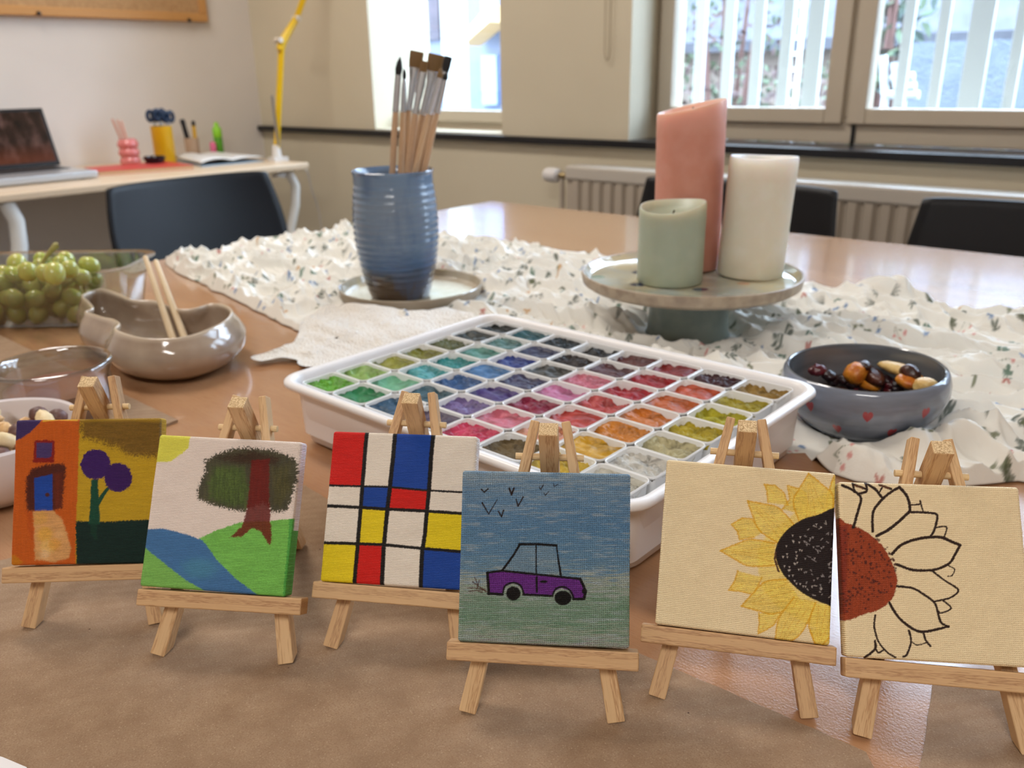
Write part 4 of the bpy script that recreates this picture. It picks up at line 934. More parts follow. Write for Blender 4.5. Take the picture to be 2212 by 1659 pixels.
mb = MB(); mb.loft([off(-.010, 160, .0005), off(-.001, 120, .002), off(.010, 80, .009), off(.0145, 50, .018), off(.013, 22, .027), off(.007, 9, .035), off(.0022, 3, .0405, .001), off(.0012, 1, RZ+.0002, .001), off(.0, 1, RZ+.0009, .001), off(-.0013, 1, RZ-.0002, .001), off(-.0014, 3, .0395, .001), off(.0, 9, .034), off(.005, 24, .026), off(.004, 60, .014), off(-.008, 150, .0055)])
tg = Mt('taupe_glaze', None, .14, Coat_Weight=.5); v = tg.co(); z = tg.sep(v)[2]; n = tg.noise(v, 26., 4.)
c = tg.ramp(n, [(.3, (152, 132, 114)), (.7, (178, 160, 140))]); c = tg.mix(tg.ramp(z, [(.0405, 0.), (.0436, 1.)]), c, (206, 190, 168)); tg.set('Base Color', c); tg.bump(tg.noise(v, 40., 2.), .3, .0022)
t = empty('wavy_bowl', (cen[0], cen[1], 0), 'glossy taupe pottery bowl with a wavy pinched rim', 'bowl')
mb.build('bowl_body', tg.m, t, smooth=True, sharp=80)
M['chop'] = pine('bamboo', (226, 206, 172), (200, 172, 132), 500.)
for (a, b, za, lab) in (((381, 755), (313, 553), .0075, 'pale wooden chopstick in the wavy bowl, left of the pair'), ((407, 753), (336, 562), .0085, 'pale wooden chopstick in the wavy bowl, right of the pair')):
    p0 = P(*a, .0108); hx = np.array([p0[0], p0[1], 0]); 
    # upper end rests over the far rim, farther away
    uu = np.array([cen[0], cen[1]])-p0[:2]
    vd = np.array([p0[0], p0[1]])/np.hypot(p0[0], p0[1]); c = np.hypot(p0[0], p0[1])+.078
    k = ray(*b); p1 = O3+k*(c/(k[:2] @ vd))
    mb = MB(); Ln = np.linalg.norm(p1-p0); mb.tube([(0, 0, 0), (0, 0, Ln*.5), (0, 0, Ln*.99), (0, 0, Ln)], [.0036, .0031, .0024, .0016], 12)
    o = mb.build('chopstick', M['chop'], None, smooth=True, rotm=frame(p0+np.array([0, 0, .0]), (1, 0, 0), p1-p0)); tag(o, lab, 'chopstick', 'chopsticks in the wavy bowl')

# ------------------------------------------------------------------ glass jar
def glassm(name, c=(1, 1, 1), tint=(250, 250, 250), gl=.08, ior=1.45, rough=.03):
    m = Mt(name); m.t.nodes.remove(m.b); tb = m.node('BsdfTransparent', {'Color': L4(tint)}); gb = m.node('BsdfGlossy', {'Roughness': rough}); lw = m.node('LayerWeight', {'Blend': .5})
    f = m.math('MULTIPLY_ADD', m.math('POWER', lw.outputs['Facing'], 2.5), .75, gl); mx = m.node('MixShader', {'Fac': f}); m.t.links.new(tb.outputs[0], mx.inputs[1]); m.t.links.new(gb.outputs[0], mx.inputs[2]); m.t.links.new(mx.outputs[0], m.out.inputs[0]); return m.m
M['glass'] = glassm('clear_glass', tint=(234, 236, 236), gl=.14); M['clear_plastic'] = glassm('clear_plastic', tint=(240, 242, 240), gl=.12, rough=.08)
JZ = .0023; jc = P(112, 788, .052); vv = np.array([jc[0]+.576, jc[1]-.1585]); need = .0940-np.linalg.norm(vv)
if need > 0: jc[:2] += vv/np.linalg.norm(vv)*need
t = empty('glass_jar', (jc[0], jc[1], JZ), 'small clear glass jar with pinkish water beside the nut bowl', 'jar')
jr = .0412
mb = MB(); mb.lathe([(.030, 0), (.035, .002), (.0375, .008), (.0392, .030), (.0382, .040), (jr-.001, .0465), (jr+.0004, .0485), (jr+.0004, .051), (jr-.0012, .0525), (jr-.0035, .0515), (jr-.0045, .048), (.0362, .040), (.0369, .030), (.0357, .009), (.031, .0055), (.001, .005)], 64); mb.build('jar_glass', M['glass'], t, smooth=True, sharp=75, loc=(jc[0], jc[1], JZ))
mb = MB(); mb.lathe([(.001, .0055), (.0305, .006), (.0345, .0095), (.0362, .030), (.0360, .0325), (.001, .0323)], 64); mb.build('water', Mt('pinkish_water', (190, 136, 118), .1, Transmission_Weight=.35, IOR=1.33).m, t, smooth=True, sharp=40, loc=(jc[0], jc[1], JZ))

# ------------------------------------------------------------------ nut bowl
nc = np.array([-.576, .1585]); NZ = .0023
t = empty('nut_bowl', (nc[0], nc[1], NZ), 'white ceramic bowl of mixed nuts at the left edge', 'bowl')
mb = MB(); mb.lathe([(.028, 0), (.034, .001), (.046, .012), (.0515, .026), (.0535, .039), (.0535, .0415), (.052, .043), (.0502, .042), (.049, .038), (.047, .026), (.041, .013), (.03, .006), (.001, .005)], 72); mb.build('bowl_body', simple('white_porcelain', (226, 218, 220), .16, Coat_Weight=.3), t, smooth=True, loc=(nc[0], nc[1], NZ))
pea = foodm('roasted_peanut', (206, 160, 104), (230, 192, 140), .5); alm = foodm('brown_almond', (138, 92, 62), (168, 116, 80), .55); cash = foodm('pale_cashew', (222, 196, 148), (236, 214, 170), .5); dk = foodm('dark_nut', (84, 56, 50), (120, 84, 76), .5)
r_ = random.Random(9)
for k in range(100):
    a = r_.uniform(0, 2*PI); rad = .042*math.sqrt(r_.random()); lay = k // 21; z = .014+lay*.0066+.003*r_.random()-.25*max(0, .02-rad)*0
    rad = min(rad, .028+lay*.0045)
    kind = r_.choice([0, 0, 0, 1, 2, 3]); mt = (pea, alm, cash, dk)[kind]; nm = ('peanut', 'almond', 'cashew', 'hazelnut')[kind]; s_ = ((.0058, .0038, .0036), (.0088, .0052, .0036), (.0105, .0058, .0048), (.0062, .0058, .0055))[kind]
    o = blob(nm, (nc[0]+rad*math.cos(a), nc[1]+rad*math.sin(a), NZ+z), s_, mt, 200+k, .16, 2, fr=1.1, rot=Matrix.Rotation(r_.uniform(0, 6.28), 4, 'Z') @ Matrix.Rotation(r_.uniform(-.7, .7), 4, 'Y'))
    tag(o, ('small golden roasted peanut half in the nut bowl', 'flat brown almond in the nut bowl', 'pale curved cashew in the nut bowl', 'dark skinned round nut in the nut bowl')[kind], 'nut', ('roasted peanuts', 'almonds', 'cashews', 'dark nuts')[kind]+' in the nut bowl')

# ------------------------------------------------------------------ grapes in a clear tub
gc = P(75, 640, .03); g0 = np.array([gc[0], gc[1]])
GR = math.atan2(RT[1], RT[0])
g0 = g0+np.array([FW[0], FW[1]])*.024; GM = Matrix.Translation((g0[0], g0[1], .0005)) @ Matrix.Rotation(GR, 4, 'Z')
t = empty('grape_tub', (g0[0], g0[1], .0005), 'clear plastic tub with green grapes at the left edge of the table', 'food container')
mb = MB(); mb.loft([rrect(.175, .085, .03, 0, 6, .005, .0), rrect(.188, .098, .035, .004, 6, .005, .0), rrect(.206, .116, .035, .060, 6, .005, .0), rrect(.220, .130, .036, .0615, 6, .005, .0), rrect(.220, .130, .036, .0630, 6, .005, .0), rrect(.204, .114, .034, .062, 6, .005, .0), rrect(.186, .096, .034, .005, 6, .005, .0), rrect(.170, .080, .03, .0015, 6, .005, .0)])
mb.build('tub_body', M['clear_plastic'], t, smooth=True, sharp=50, rotm=GM)
gm = Mt('green_grape', None, .22, Subsurface_Weight=.4, Subsurface_Scale=.01); v = gm.co(); rn = gm.node('ObjectInfo').outputs['Random']; gm.set('Base Color', gm.mix(gm.math('MULTIPLY_ADD', gm.noise(v, 60., 2.), .4, gm.math('MULTIPLY', rn, .5)), (158, 170, 82), (190, 188, 104)))
b = empty('grape_bunch', (g0[0], g0[1], .006), 'bunch of pale green grapes with its stem in the clear tub', 'grapes')
r_ = random.Random(4); placed = []
def gpos(lx, ly, z): q = GM @ Vector((lx, ly, z)); return q
fixed = [(150, 583, .075), (118, 592, .078), (98, 590, .072), (124, 577, .078), (155, 600, .066), (60, 588, .066)]
cand = []
for k in range(2200):
    lx = r_.uniform(-.075, .050); ly = r_.uniform(-.038, .036); lim = .066-.75*abs((lx)/.08)**2*.035-.2*abs(ly)*.3; z = r_.uniform(.012, max(.02, lim))
    cand.append((lx, ly, z))
cand.sort(key=lambda q: q[2])
for q in cand:
    if all((q[0]-w[0])**2+(q[1]-w[1])**2+(q[2]-w[2])**2 > .0187**2 for w in placed): placed.append(q)
    if len(placed) >= 74: break
for x, y, z in fixed:
    w = P(x, y, z); l_ = GM.inverted() @ Vector(w); l_.z = z
    if all((l_.x-w_[0])**2+(l_.y-w_[1])**2+(l_.z-w_[2])**2 > .014**2 for w_ in placed): placed.append((l_.x, l_.y, l_.z))
gp = None
for k, (lx, ly, z) in enumerate(placed):
    q = gpos(lx, ly, z)
    if gp is None:
        mb = MB(); mb.lathe([(.0001, -.0112)]+[(.0096*math.cos(a), .0112*math.sin(a)) for a in np.linspace(-1.4, 1.4, 11)]+[(.0001, .0112)], 18); gp = mb.build('grape', gm.m, None, smooth=True); o = gp
    else: o = gp.copy(); COL.objects.link(o); o.parent = None; o.matrix_parent_inverse = Matrix()
    o.matrix_basis = Matrix.Translation(q) @ Matrix.Rotation(r_.uniform(-.9, .9), 4, 'X') @ Matrix.Rotation(r_.uniform(-.9, .9), 4, 'Y') @ Matrix.Scale(r_.uniform(.9, 1.06), 4); attach(o, b)
vd = np.array([g0[0], g0[1]]); dd = np.linalg.norm(vd); vd /= dd
def onp(x, y, o_=0.): k = ray(x, y); return O3+k*((dd+o_)/(k[:2] @ vd))
pts = [onp(82, 600, -.01), onp(90, 570, -.01), onp(100, 555, -.01), onp(112, 540, -.012), onp(121, 530, -.012), onp(126, 529, -.012)]
mb = MB(); mb.tube(pts, [.0022, .0022, .0024, .0028, .0036, .003], 10)
for q in ((70, 575), (108, 572), (132, 563)): mb.tube([pts[1], (np.array(pts[1])+onp(*q, .005))/2+np.array([0, 0, .004]), onp(*q, .005)], .0011, 6)
mb.build('stem', simple('grape_stem', (158, 150, 84), .6), b, smooth=True)
# ------------------------------------------------------------------ the room
def wallm(name, c1, c2, rough=.8):
    m = Mt(name, None, rough); v = m.co(); m.set('Base Color', m.ramp(m.noise(v, 2.2, 3.), [(.35, c1), (.65, c2)])); m.bump(m.noise(v, 120., 3.), .15, .002); return m.m
M['wall_white'] = wallm('wall_plaster', (226, 219, 212), (218, 211, 204))
M['wall_cream'] = wallm('wall_cream', (212, 202, 178), (205, 195, 171))
M['ceil'] = simple('ceiling_white', (232, 230, 226), .9)
fl = Mt('floor_vinyl', None, .45); v = fl.co(); fl.set('Base Color', fl.ramp(fl.noise(v, 6., 4.), [(.3, (122, 112, 104)), (.7, (138, 128, 118))])); M['floor'] = fl.m
FZ = -TABLE_H; CZ = FZ+2.75
WX0, WX1, WY0, WY1 = -2.83, 2.2, -2.6, 1.89
def st(o): tag(o, kind='structure'); return o
def wbox(name, mat, *b): return st(MB().box(*b).build(name, mat))
wbox('floor', M['floor'], WX0-.2, WX1+.2, WY0-.2, WY1+.3, FZ-.1, FZ)
wbox('ceiling', M['ceil'], WX0-.2, WX1+.2, WY0-.2, WY1+.3, CZ, CZ+.1)
wbox('wall_left', M['wall_white'], WX0-.2, WX0, WY0-.2, WY1+.3, FZ, CZ)
wbox('wall_right', M['wall_white'], WX1, WX1+.2, WY0-.2, WY1+.3, FZ, CZ)
wbox('wall_back', M['wall_white'], WX0, WX1, WY0-.2, WY0, FZ, CZ)
SILL0, SILL1 = .070, .088; WT = 1.35
L0, L1, B0, B1 = -2.193, -1.649, -1.222, 1.9
mb = MB()
mb.box(WX0, WX1, WY1, WY1+.26, FZ, SILL0); mb.box(WX0, WX1, WY1, WY1+.26, WT, CZ)
mb.box(WX0, L0, WY1, WY1+.26, SILL0, WT); mb.box(L1, B0, WY1, WY1+.26, SILL0, WT); mb.box(B1, WX1, WY1, WY1+.26, SILL0, WT)
st(mb.build('wall_front', M['wall_cream']))
M['sill'] = simple('black_stone', (20, 19, 22), .3)
wbox('trim_4', M['wall_cream'], L0+.0005, L1-.0005, WY1+.0005, WY1+.13, SILL0+.0005, SILL1+.004)
st(MB().box(WX0+.001, WX1-.001, WY1-.022, WY1+.0, SILL0, SILL1).box(B0, B1, WY1, WY1+.13, SILL0+.0005, SILL1).build('trim_1', M['sill'], bevel=.002))
M['frame'] = wallm('painted_window_frame', (198, 187, 168), (192, 181, 162), .45)
pane = glassm('window_glass', tint=(246, 249, 250), gl=.05)
FY = 2.02
def window(name, x0, x1, z0, z1, glasses, post=()):
    root = empty(name, ((x0+x1)/2, FY, z0)); tag(root, kind='structure')
    mb = MB(); xs_ = [x0]
    for a, b, c, d in glasses: xs_ += [a, b]
    xs_.append(x1); gz0, gz1 = glasses[0][2], glasses[0][3]
    mb.box(x0, x1, FY, FY+.06, z0, gz0-.022); mb.box(x0, x1, FY, FY+.06, gz1+.022, z1)
    for k in range(0, len(xs_), 2): 
        a, b = xs_[k], xs_[k+1]
        if b-a > .045: mb.box(a+(0 if k == 0 else .022), b-(0 if k == len(xs_)-2 else .022), FY, FY+.06, gz0-.022, gz1+.022)
    mb.build('window_frame', M['frame'], root, bevel=.004)
    for a, b, c, d in glasses:
        s_ = MB(); w = .022; y = FY-.014
        s_.box(a-w-.018, a, y, y+.045, c-w-.012, d+w); s_.box(b, b+w+.018, y, y+.045, c-w-.012, d+w); s_.box(a, b, y, y+.045, c-w-.012, c); s_.box(a, b, y, y+.045, d, d+w)
        so = s_.build('sash', M['frame'], root, bevel=.003)
        MB().box(a-.002, b+.002, y+.018, y+.022, c-.002, d+.002).build('pane', pane, so)
    return root
window('window_1', L0, L1+.12, SILL1, WT, [(PY(852, 100, FY)[0], PY(1086, 100, FY)[0]-.0+.06, .147, WT-.1)])
g1a = PY(1465, 0, FY)[0]; g1b = PY(1786, 233, FY)[0]; g2a = PY(1875, 236, FY)[0]; gz = PY(1785, 233, FY)[2]
window('window_2', B0, B1, SILL1, WT, [(g1a, g1b, gz, WT-.1), (g2a, g2a+(g1b-g1a), gz, WT-.1), (g2a+(g1b-g1a)+.1, g2a+2*(g1b-g1a)+.1, gz, WT-.1), (g2a+2*(g1b-g1a)+.2, g2a+3*(g1b-g1a)+.2, gz, WT-.1)])
# a thin shadow gap between the two casements of the wide window
mb = MB(); q = PY(1842, 300, FY)[0]; st(MB().box(q-.004, q+.004, FY-.005, FY, SILL1, gz-.03).build('trim_2', M['sill']))
# bead chain of the blind on the pier
t = empty('blind_chain', (-1.285, WY1-.015, .28), 'thin looped bead chain hanging on the cream pier between the windows', 'blind chain')
mb = MB(); mb.tube([(-1.293, WY1-.012, .75), (-1.293, WY1-.012, .30), (-1.290, WY1-.012, .285), (-1.285, WY1-.012, .279), (-1.280, WY1-.012, .285), (-1.277, WY1-.012, .30), (-1.277, WY1-.012, .75)], .0013, 6); mb.build('chain', simple('beige_cord', (176, 162, 136), .6), t, smooth=True)
MB().box(-1.30, -1.27, WY1-.025, WY1-.0005, .745, .775).build('bracket', M['frame'], t, bevel=.002)

# ------------------------------------------------------------------ radiator
M['radiator'] = simple('radiator_enamel', (182, 170, 154), .4)
t = empty('radiator', (-.3, 1.82, -.62), 'long cream panel radiator under the window with vertical ribs', 'radiator')
RX0, RX1, RY0, RY1, RZ0, RZ1 = -1.345, .9, 1.79, 1.845, -.55, .028
mb = MB(); pts = []
x = RX0+.02; prof = [(RX0, RY0+.004), (RX0+.012, RY0+.004)]
while x < RX1-.03:
    prof += [(x, RY0+.004), (x+.006, RY0-.006), (x+.022, RY0-.006), (x+.028, RY0+.004)]; x += .0335
prof += [(RX1, RY0+.004)]
n = len(prof)
V = [(a, b, RZ0+.03) for a, b in prof]+[(a, b, RZ1-.035) for a, b in prof]+[(RX1, RY1, RZ0+.03), (RX0, RY1, RZ0+.03), (RX1, RY1, RZ1-.035), (RX0, RY1, RZ1-.035)]
F = [(i, i+1, n+i+1, n+i) for i in range(n-1)]+[(n-1, 2*n, 2*n+2, 2*n-1), (2*n, 2*n+1, 2*n+3, 2*n+2), (2*n+1, 0, n, 2*n+3)]
mb.add(V, F); mb.build('ribbed_panel', M['radiator'], t)
MB().box(RX0-.002, RX1+.002, RY0-.004, RY1+.003, RZ1-.036, RZ1).build('top_grille', simple('radiator_top', (196, 188, 176), .35), t, bevel=.006)
MB().box(RX0-.002, RX1+.002, RY0-.004, RY1, RZ0, RZ0+.032).build('bottom_rail', M['radiator'], t, bevel=.004)
for x in (RX0+.15, RX1-.15): MB().box(x-.015, x+.015, RY1+.002, WY1-.0005, RZ0+.1, RZ1-.06).build('bracket', M['radiator'], t)
vt = empty('radiator_valve', (RX0-.04, 1.80, -.02), 'white thermostat knob on the left end of the radiator', 'valve')
Fm = frame((RX0-.078, 1.80, .000), (0, 0, 1), (1, 0, 0))
mb = MB(); mb.lathe([(.001, 0), (.012, .001), (.017, .006), (.019, .014), (.0195, .03), (.0185, .044), (.014, .048), (.009, .05)], 24); mb.build('thermostat_head', simple('valve_white', (226, 222, 220), .3), vt, smooth=True, rotm=Fm)
mb = MB(); mb.lathe([(.008, .049), (.0095, .052), (.0095, .058), (.008, .060), (.008, .0755)], 16); mb.build('brass_fitting', simple('valve_metal', (150, 132, 96), .3, Metallic=.8), vt, smooth=True, rotm=Fm)
mb = MB(); mb.tube([(RX0-.02, 1.80, -.006), (RX0-.02, 1.80, FZ+.004)], .007, 10); mb.build('pipe', M['radiator'], vt, smooth=True)

# ------------------------------------------------------------------ chairs
M['black_shell'] = simple('black_plastic', (13, 14, 18), .4, Specular_IOR_Level=.3)
M['chrome'] = simple('chrome_tube', (190, 190, 192), .2, Metallic=1.)
def chair(cx, cy, ang, wt, wb, ztop, lab, curve=.03, bulge=.0):
    """backrest centre at (cx, cy); local +y points from the backrest towards the seat front"""
    t = empty('chair', (cx, cy, FZ), lab, 'chair', None)
    Rm = Matrix.Translation((cx, cy, 0)) @ Matrix.Rotation(ang, 4, 'Z'); zs = -.30
    n = 24; m_ = 18; Pos = np.zeros((m_, n, 3))
    for i in range(m_):
        f = i/(m_-1); z = zs+.10+(ztop-zs-.10)*f
        w = wb+(wt-wb)*f+bulge*math.sin(f*PI); 
        for j in range(n):
            s_ = j/(n-1)*2-1; Pos[i, j] = (s_*w/2, -curve*(1-s_*s_)+.055*(1-f), z-.004*abs(s_)**8)
    o = grid_obj('backrest', Pos, M['black_shell']); o.matrix_basis = Rm; sm = o.modifiers.new('s', 'SOLIDIFY'); sm.thickness = .009; bv = o.modifiers.new('b', 'BEVEL'); bv.width = .003; attach(o, t)
    Pos = np.zeros((14, 14, 3))
    for i in range(14):
        for j in range(14):
            u = j/13*2-1; v_ = i/13; w = .41-.05*(1-v_); Pos[i, j] = (u*w/2, .05+v_*.37, zs+.012*(u*u)-.02*max(0, v_-.8)*5*.3)
    o = grid_obj('seat', Pos, M['black_shell']); o.matrix_basis = Rm; sm = o.modifiers.new('s', 'SOLIDIFY'); sm.thickness = .012; attach(o, t)
    for sx in (-1, 1):
        mb = MB(); mb.tube([(sx*.17, .37, zs-.012), (sx*.185, .40, FZ+.004)], .0105, 10); mb.build('leg', M['chrome'], t, smooth=True, rotm=Rm)
        mb = MB(); mb.tube([(sx*.16, .09, zs-.012), (sx*.185, -.03, FZ+.004)], .0105, 10); mb.build('leg', M['chrome'], t, smooth=True, rotm=Rm)
        mb = MB(); mb.tube([(sx*.13, .12, zs-.022), (sx*.13, .02, zs-.008), (sx*.13, .018, zs+.06), (sx*.125, .012, zs+.18)], .009, 10); mb.build('back_support', M['chrome'], t, smooth=True, rotm=Rm)
    return t
chair(-1.80, 1.003, R(-90), .392, .41, .044, 'black shell chair at the left end of the table, in front of the desk', .03, .03)
chair(-.765, 1.575, R(180), .405, .47, .045, 'black chair behind the candles on the window side of the table', .02)
chair(-.215, 1.575, R(180), .405, .47, .043, 'black chair at the right edge on the window side of the table', .02)

# ------------------------------------------------------------------ desk
M['desk_top'] = simple('birch_desk_top', (214, 190, 160), .35); M['white_steel'] = simple('white_steel', (232, 232, 228), .3)
DX0, DX1, DY0, DY1 = WX0+.003, -2.265, .20, 1.668
t = empty('desk', ((DX0+DX1)/2, (DY0+DY1)/2, FZ), 'narrow pale wood desk with white tube legs against the left wall', 'desk')
MB().box(DX0, DX1, DY0, DY1, -.020, .0).build('desktop', M['desk_top'], t, bevel=.004, seg=3)
for (x, y, oy) in ((DX1-.03, PX(21, 440, DX1-.03)[1], .008), (DX1-.03, PX(630, 375, DX1-.03)[1], .012), (DX0+.06, .735, .0), (DX0+.06, 1.60, .0)):
    mb = MB(); mb.tube([(x, y-oy, -.021), (x, y+oy*.8, -.07), (x, y+oy*.2, -.13), (x, y-oy*2, -.20), (x, y-oy*3, -.40), (x, y-oy*3, FZ+.002)], .019 if y < 1 else .014, 14); mb.build('leg', M['white_steel'], t, smooth=True)
# laptop
t = empty('laptop', (-2.53, .88, .0), 'open silver laptop with a dark picture on its screen', 'laptop')
MB().box(-2.665, -2.410, .70, 1.072, .003, .022).build('base', simple('aluminium', (198, 202, 206), .28, Metallic=.6), t, bevel=.004, seg=3)
for a_ in ((-2.64, .73), (-2.64, 1.04), (-2.44, .73), (-2.44, 1.04)): MB().box(a_[0]-.006, a_[0]+.006, a_[1]-.006, a_[1]+.006, .0, .0035).build('foot', M['sill'], t)
MB().box(-2.64, -2.53, .72, 1.05, .0215, .0235).build('keyboard', simple('keyboard_black', (32, 32, 34), .5), t)
tl_ = math.atan2(.055, .155)
LM = Matrix.Translation((-2.662, .886, .023)) @ Matrix.Rotation(-tl_, 4, 'Y')
lid = MB().box(-.006, .0, -.195, .195, 0, .168).build('lid', simple('laptop_bezel', (20, 20, 22), .3), t, bevel=.002, rotm=LM)
sm_ = Mt('screen_picture', None, .15); v = sm_.co(); s3 = sm_.sep(v); n1 = sm_.noise(sm_.map(v, (1, 60, 18)), 1., 4., .6, .3)
n2 = sm_.noise(v, 22., 3.); hgt = sm_.math('MULTIPLY', s3[2], 6.)
c = sm_.ramp(sm_.math('ADD', sm_.math('MULTIPLY', n1, .5), sm_.math('MULTIPLY', n2, .5)), [(.35, (14, 9, 8)), (.5, (48, 30, 24)), (.62, (92, 66, 60)), (.75, (132, 104, 104))])
warm = sm_.ramp(hgt, [(.15, 1.), (.42, 0.)]); c = sm_.mix(sm_.math('MULTIPLY', warm, .55), c, (112, 52, 26))
sm_.set('Base Color', (10, 10, 10)); sm_.set('Emission Color', c); sm_.set('Emission Strength', .8)
MB().box(.0, .0006, -.186, .186, .012, .158).build('screen', sm_.m, lid, rotm=LM)
# things standing on the desk
t = empty('pencil_cup', (-2.664, 1.291, 0), 'pink cup with stacked bubble rings on the desk', 'pencil cup')
pr_ = [(.022, 0)]+[(.0255+.0055*abs(math.sin(PI*k/12)), .003+k*.0021) for k in range(37)]+[(.024, .082), (.022, .078), (.022, .01), (.001, .008)]
mb = MB(); mb.lathe(pr_, 32); mb.build('cup_body', simple('pink_glaze', (216, 128, 124), .2), t, smooth=True, loc=(-2.664, 1.291, 0))
for k, (dy, lab) in enumerate(((-.036, 'pale wooden pencil in the pink cup, leaning farthest left'), (-.026, 'pale wooden pencil in the pink cup, middle'), (-.020, 'pale wooden pencil in the pink cup, nearest the wall'))):
    a_ = (-2.664+.010*k-.010, 1.291+.006, .012); b_ = (-2.664+.012*k, 1.291+dy, .145-.003*k); mb = MB(); mb.tube([a_, tuple(a_[q]+(b_[q]-a_[q])*.97 for q in range(3)), b_], [.0036, .0036, .0008], 8); tag(mb.build('pencil', simple('pencil_wood', (206, 160, 140), .6), smooth=True), lab, 'pencil', 'pencils in the pink cup')
yc = (-2.66, 1.405)
t = empty('yellow_tin', (yc[0], yc[1], 0), 'yellow tin on the desk holding dark blue scissors', 'tin')
mb = MB(); mb.lathe([(.031, 0), (.032, .001), (.032, .113), (.0325, .1145), (.0315, .115), (.0305, .113), (.0305, .003), (.001, .002)], 40); mb.build('tin_body', simple('yellow_tin', (224, 176, 18), .3), t, smooth=True, sharp=50, loc=(yc[0], yc[1], 0))
navy = simple('navy_plastic', (24, 48, 78), .35)
def lx(a, b, z): # point on the desk side facing the camera: a across, b depth
    return (yc[0]-a*_d[1]*0+a*0+b*1.0, yc[1]+a, z)
for k, (a, z, tl2, b_) in enumerate(((-.020, .140, -.25, -.004), (-.004, .143, .0, .010), (.012, .139, .25, -.018), (.020, .136, .5, .017))):
    t = empty('scissors', lx(a*.5, b_, .01), 'pair of scissors with dark blue oval handles in the yellow tin', 'scissors', 'scissors in the yellow tin')
    for sgn in (-1, 1):
        cy_, cz_ = yc[1]+a+sgn*.0085, z+.006; pts = [(yc[0]+b_, cy_+.0085*math.cos(q)*1., cz_+.0145*math.sin(q)) for q in np.linspace(0, 2*PI, 19)]
        mb = MB(); mb.tube(pts, .0060, 8, caps=False); mb.build('handle', navy, t, smooth=True)
        p0 = Vector((yc[0]+b_+sgn*.001, yc[1]+a*.9, z-.012)); p1 = Vector((yc[0]+b_+sgn*.001, yc[1]+a*.2+sgn*.002, .010)); mb = MB(); mb.tube([p0, (p0+p1)/2, p1], [.004, .004, .001], 4); mb.build('blade', M['ferrule'], t)
pc = (-2.735, 1.545)
t = empty('pen_cup', (pc[0], pc[1], 0), 'small beige cup with two pens near the wall corner', 'pencil cup')
mb = MB(); mb.lathe([(.021, 0), (.022, .001), (.0235, .066), (.0225, .067), (.0215, .065), (.0205, .003), (.001, .002)], 32); mb.build('cup_body', simple('beige_card', (186, 158, 132), .6), t, smooth=True, loc=(pc[0], pc[1], 0))
for a0, a1, r_, mat, lab, cp in (((pc[0]-.004, pc[1]-.002, .006), (pc[0]-.004, pc[1]-.021, .128), .0080, simple('marker_black', (24, 24, 28), .35), 'thick black marker standing in the beige cup', None), ((pc[0]+.006, pc[1]+.010, .006), (pc[0]+.006, pc[1]+.0125, .122), .0058, simple('marker_yellow', (222, 172, 24), .4), 'yellow marker with a black cap in the beige cup', M['sill'])):
    t = empty('marker_pen', a0, lab, 'marker', 'markers in the beige cup'); p0, p1 = Vector(a0), Vector(a1); pm_ = p0.lerp(p1, .86); mb = MB(); mb.tube([p0, p0.lerp(p1, .5), pm_], r_, 12); mb.build('barrel', mat, t, smooth=True, sharp=50); mb = MB(); mb.tube([pm_, p0.lerp(p1, .97), p1], [r_*1.12, r_*1.1, r_*.7], 12); mb.build('cap', cp or mat, t, smooth=True, sharp=50)
t = empty('glue_bottle', (-2.735, 1.668+.0-.02, 0), 'bright green glue bottle standing on the desk by the corner', 'bottle')
bx_ = (-2.735, 1.645); mb = MB(); mb.lathe([(.013, 0), (.0145, .002), (.0145, .058), (.0135, .062), (.001, .063)], 24); mb.build('bottle_body', simple('green_label', (92, 168, 44), .4), t, smooth=True, sharp=50, loc=(bx_[0], bx_[1], 0))
mb = MB(); mb.lathe([(.0148, .063), (.0152, .065), (.0148, .092), (.009, .098), (.006, .112), (.001, .113)], 24); mb.build('cap', simple('lime_cap', (140, 210, 40), .35), t, smooth=True, sharp=50, loc=(bx_[0], bx_[1], 0))
mb = MB(); mb.lathe([(.010, 0), (.0105, .001), (.0105, .045), (.007, .05), (.001, .051)], 20); tag(mb.build('eraser_stick', simple('pink_plastic', (226, 110, 150), .4), None, smooth=True, sharp=50, loc=(-2.717, 1.612, 0)), 'short pink stick in front of the green glue bottle', 'eraser')
t = empty('black_dish', (-2.572, 1.322, .0125), 'round black dish on the red book', 'dish')
mb = MB(); mb.lathe([(.018, 0), (.026, .002), (.0315, .012), (.032, .018), (.030, .0195), (.028, .014), (.02, .008), (.001, .007)], 40); o = mb.build('dish_body', simple('glossy_black', (16, 18, 26), .12), t, smooth=True, loc=(-2.572, 1.322, .0125)); 
t = empty('red_book', (-2.56, 1.24, 0), 'thin red book lying on the desk behind the laptop', 'book')
def quadbox(name, pts, z0, z1, mat, parent): V = [(x, y, z) for z in (z0, z1) for x, y in pts]; return mesh_obj(name, V, [(3, 2, 1, 0), (4, 5, 6, 7), (0, 1, 5, 4), (1, 2, 6, 5), (2, 3, 7, 6), (3, 0, 4, 7)], mat, parent)
RB = [(-2.475, 1.10), (-2.40, 1.352), (-2.60, 1.372), (-2.628, 1.13)]
quadbox('pages', [(x*.985-.0375, y*.985+.0185) for x, y in RB], .0012, .0105, simple('book_pages', (206, 176, 140), .8), t)
quadbox('cover', RB, .0105, .0122, simple('red_cover', (196, 62, 56), .45), t); quadbox('cover', RB, .0, .0012, simple('red_cover_back', (186, 56, 50), .45), t)
t = empty('magazine', (-2.55, 1.5, 0), 'open magazine with white pages lying on the desk', 'magazine')
Pos = np.zeros((12, 40, 3))
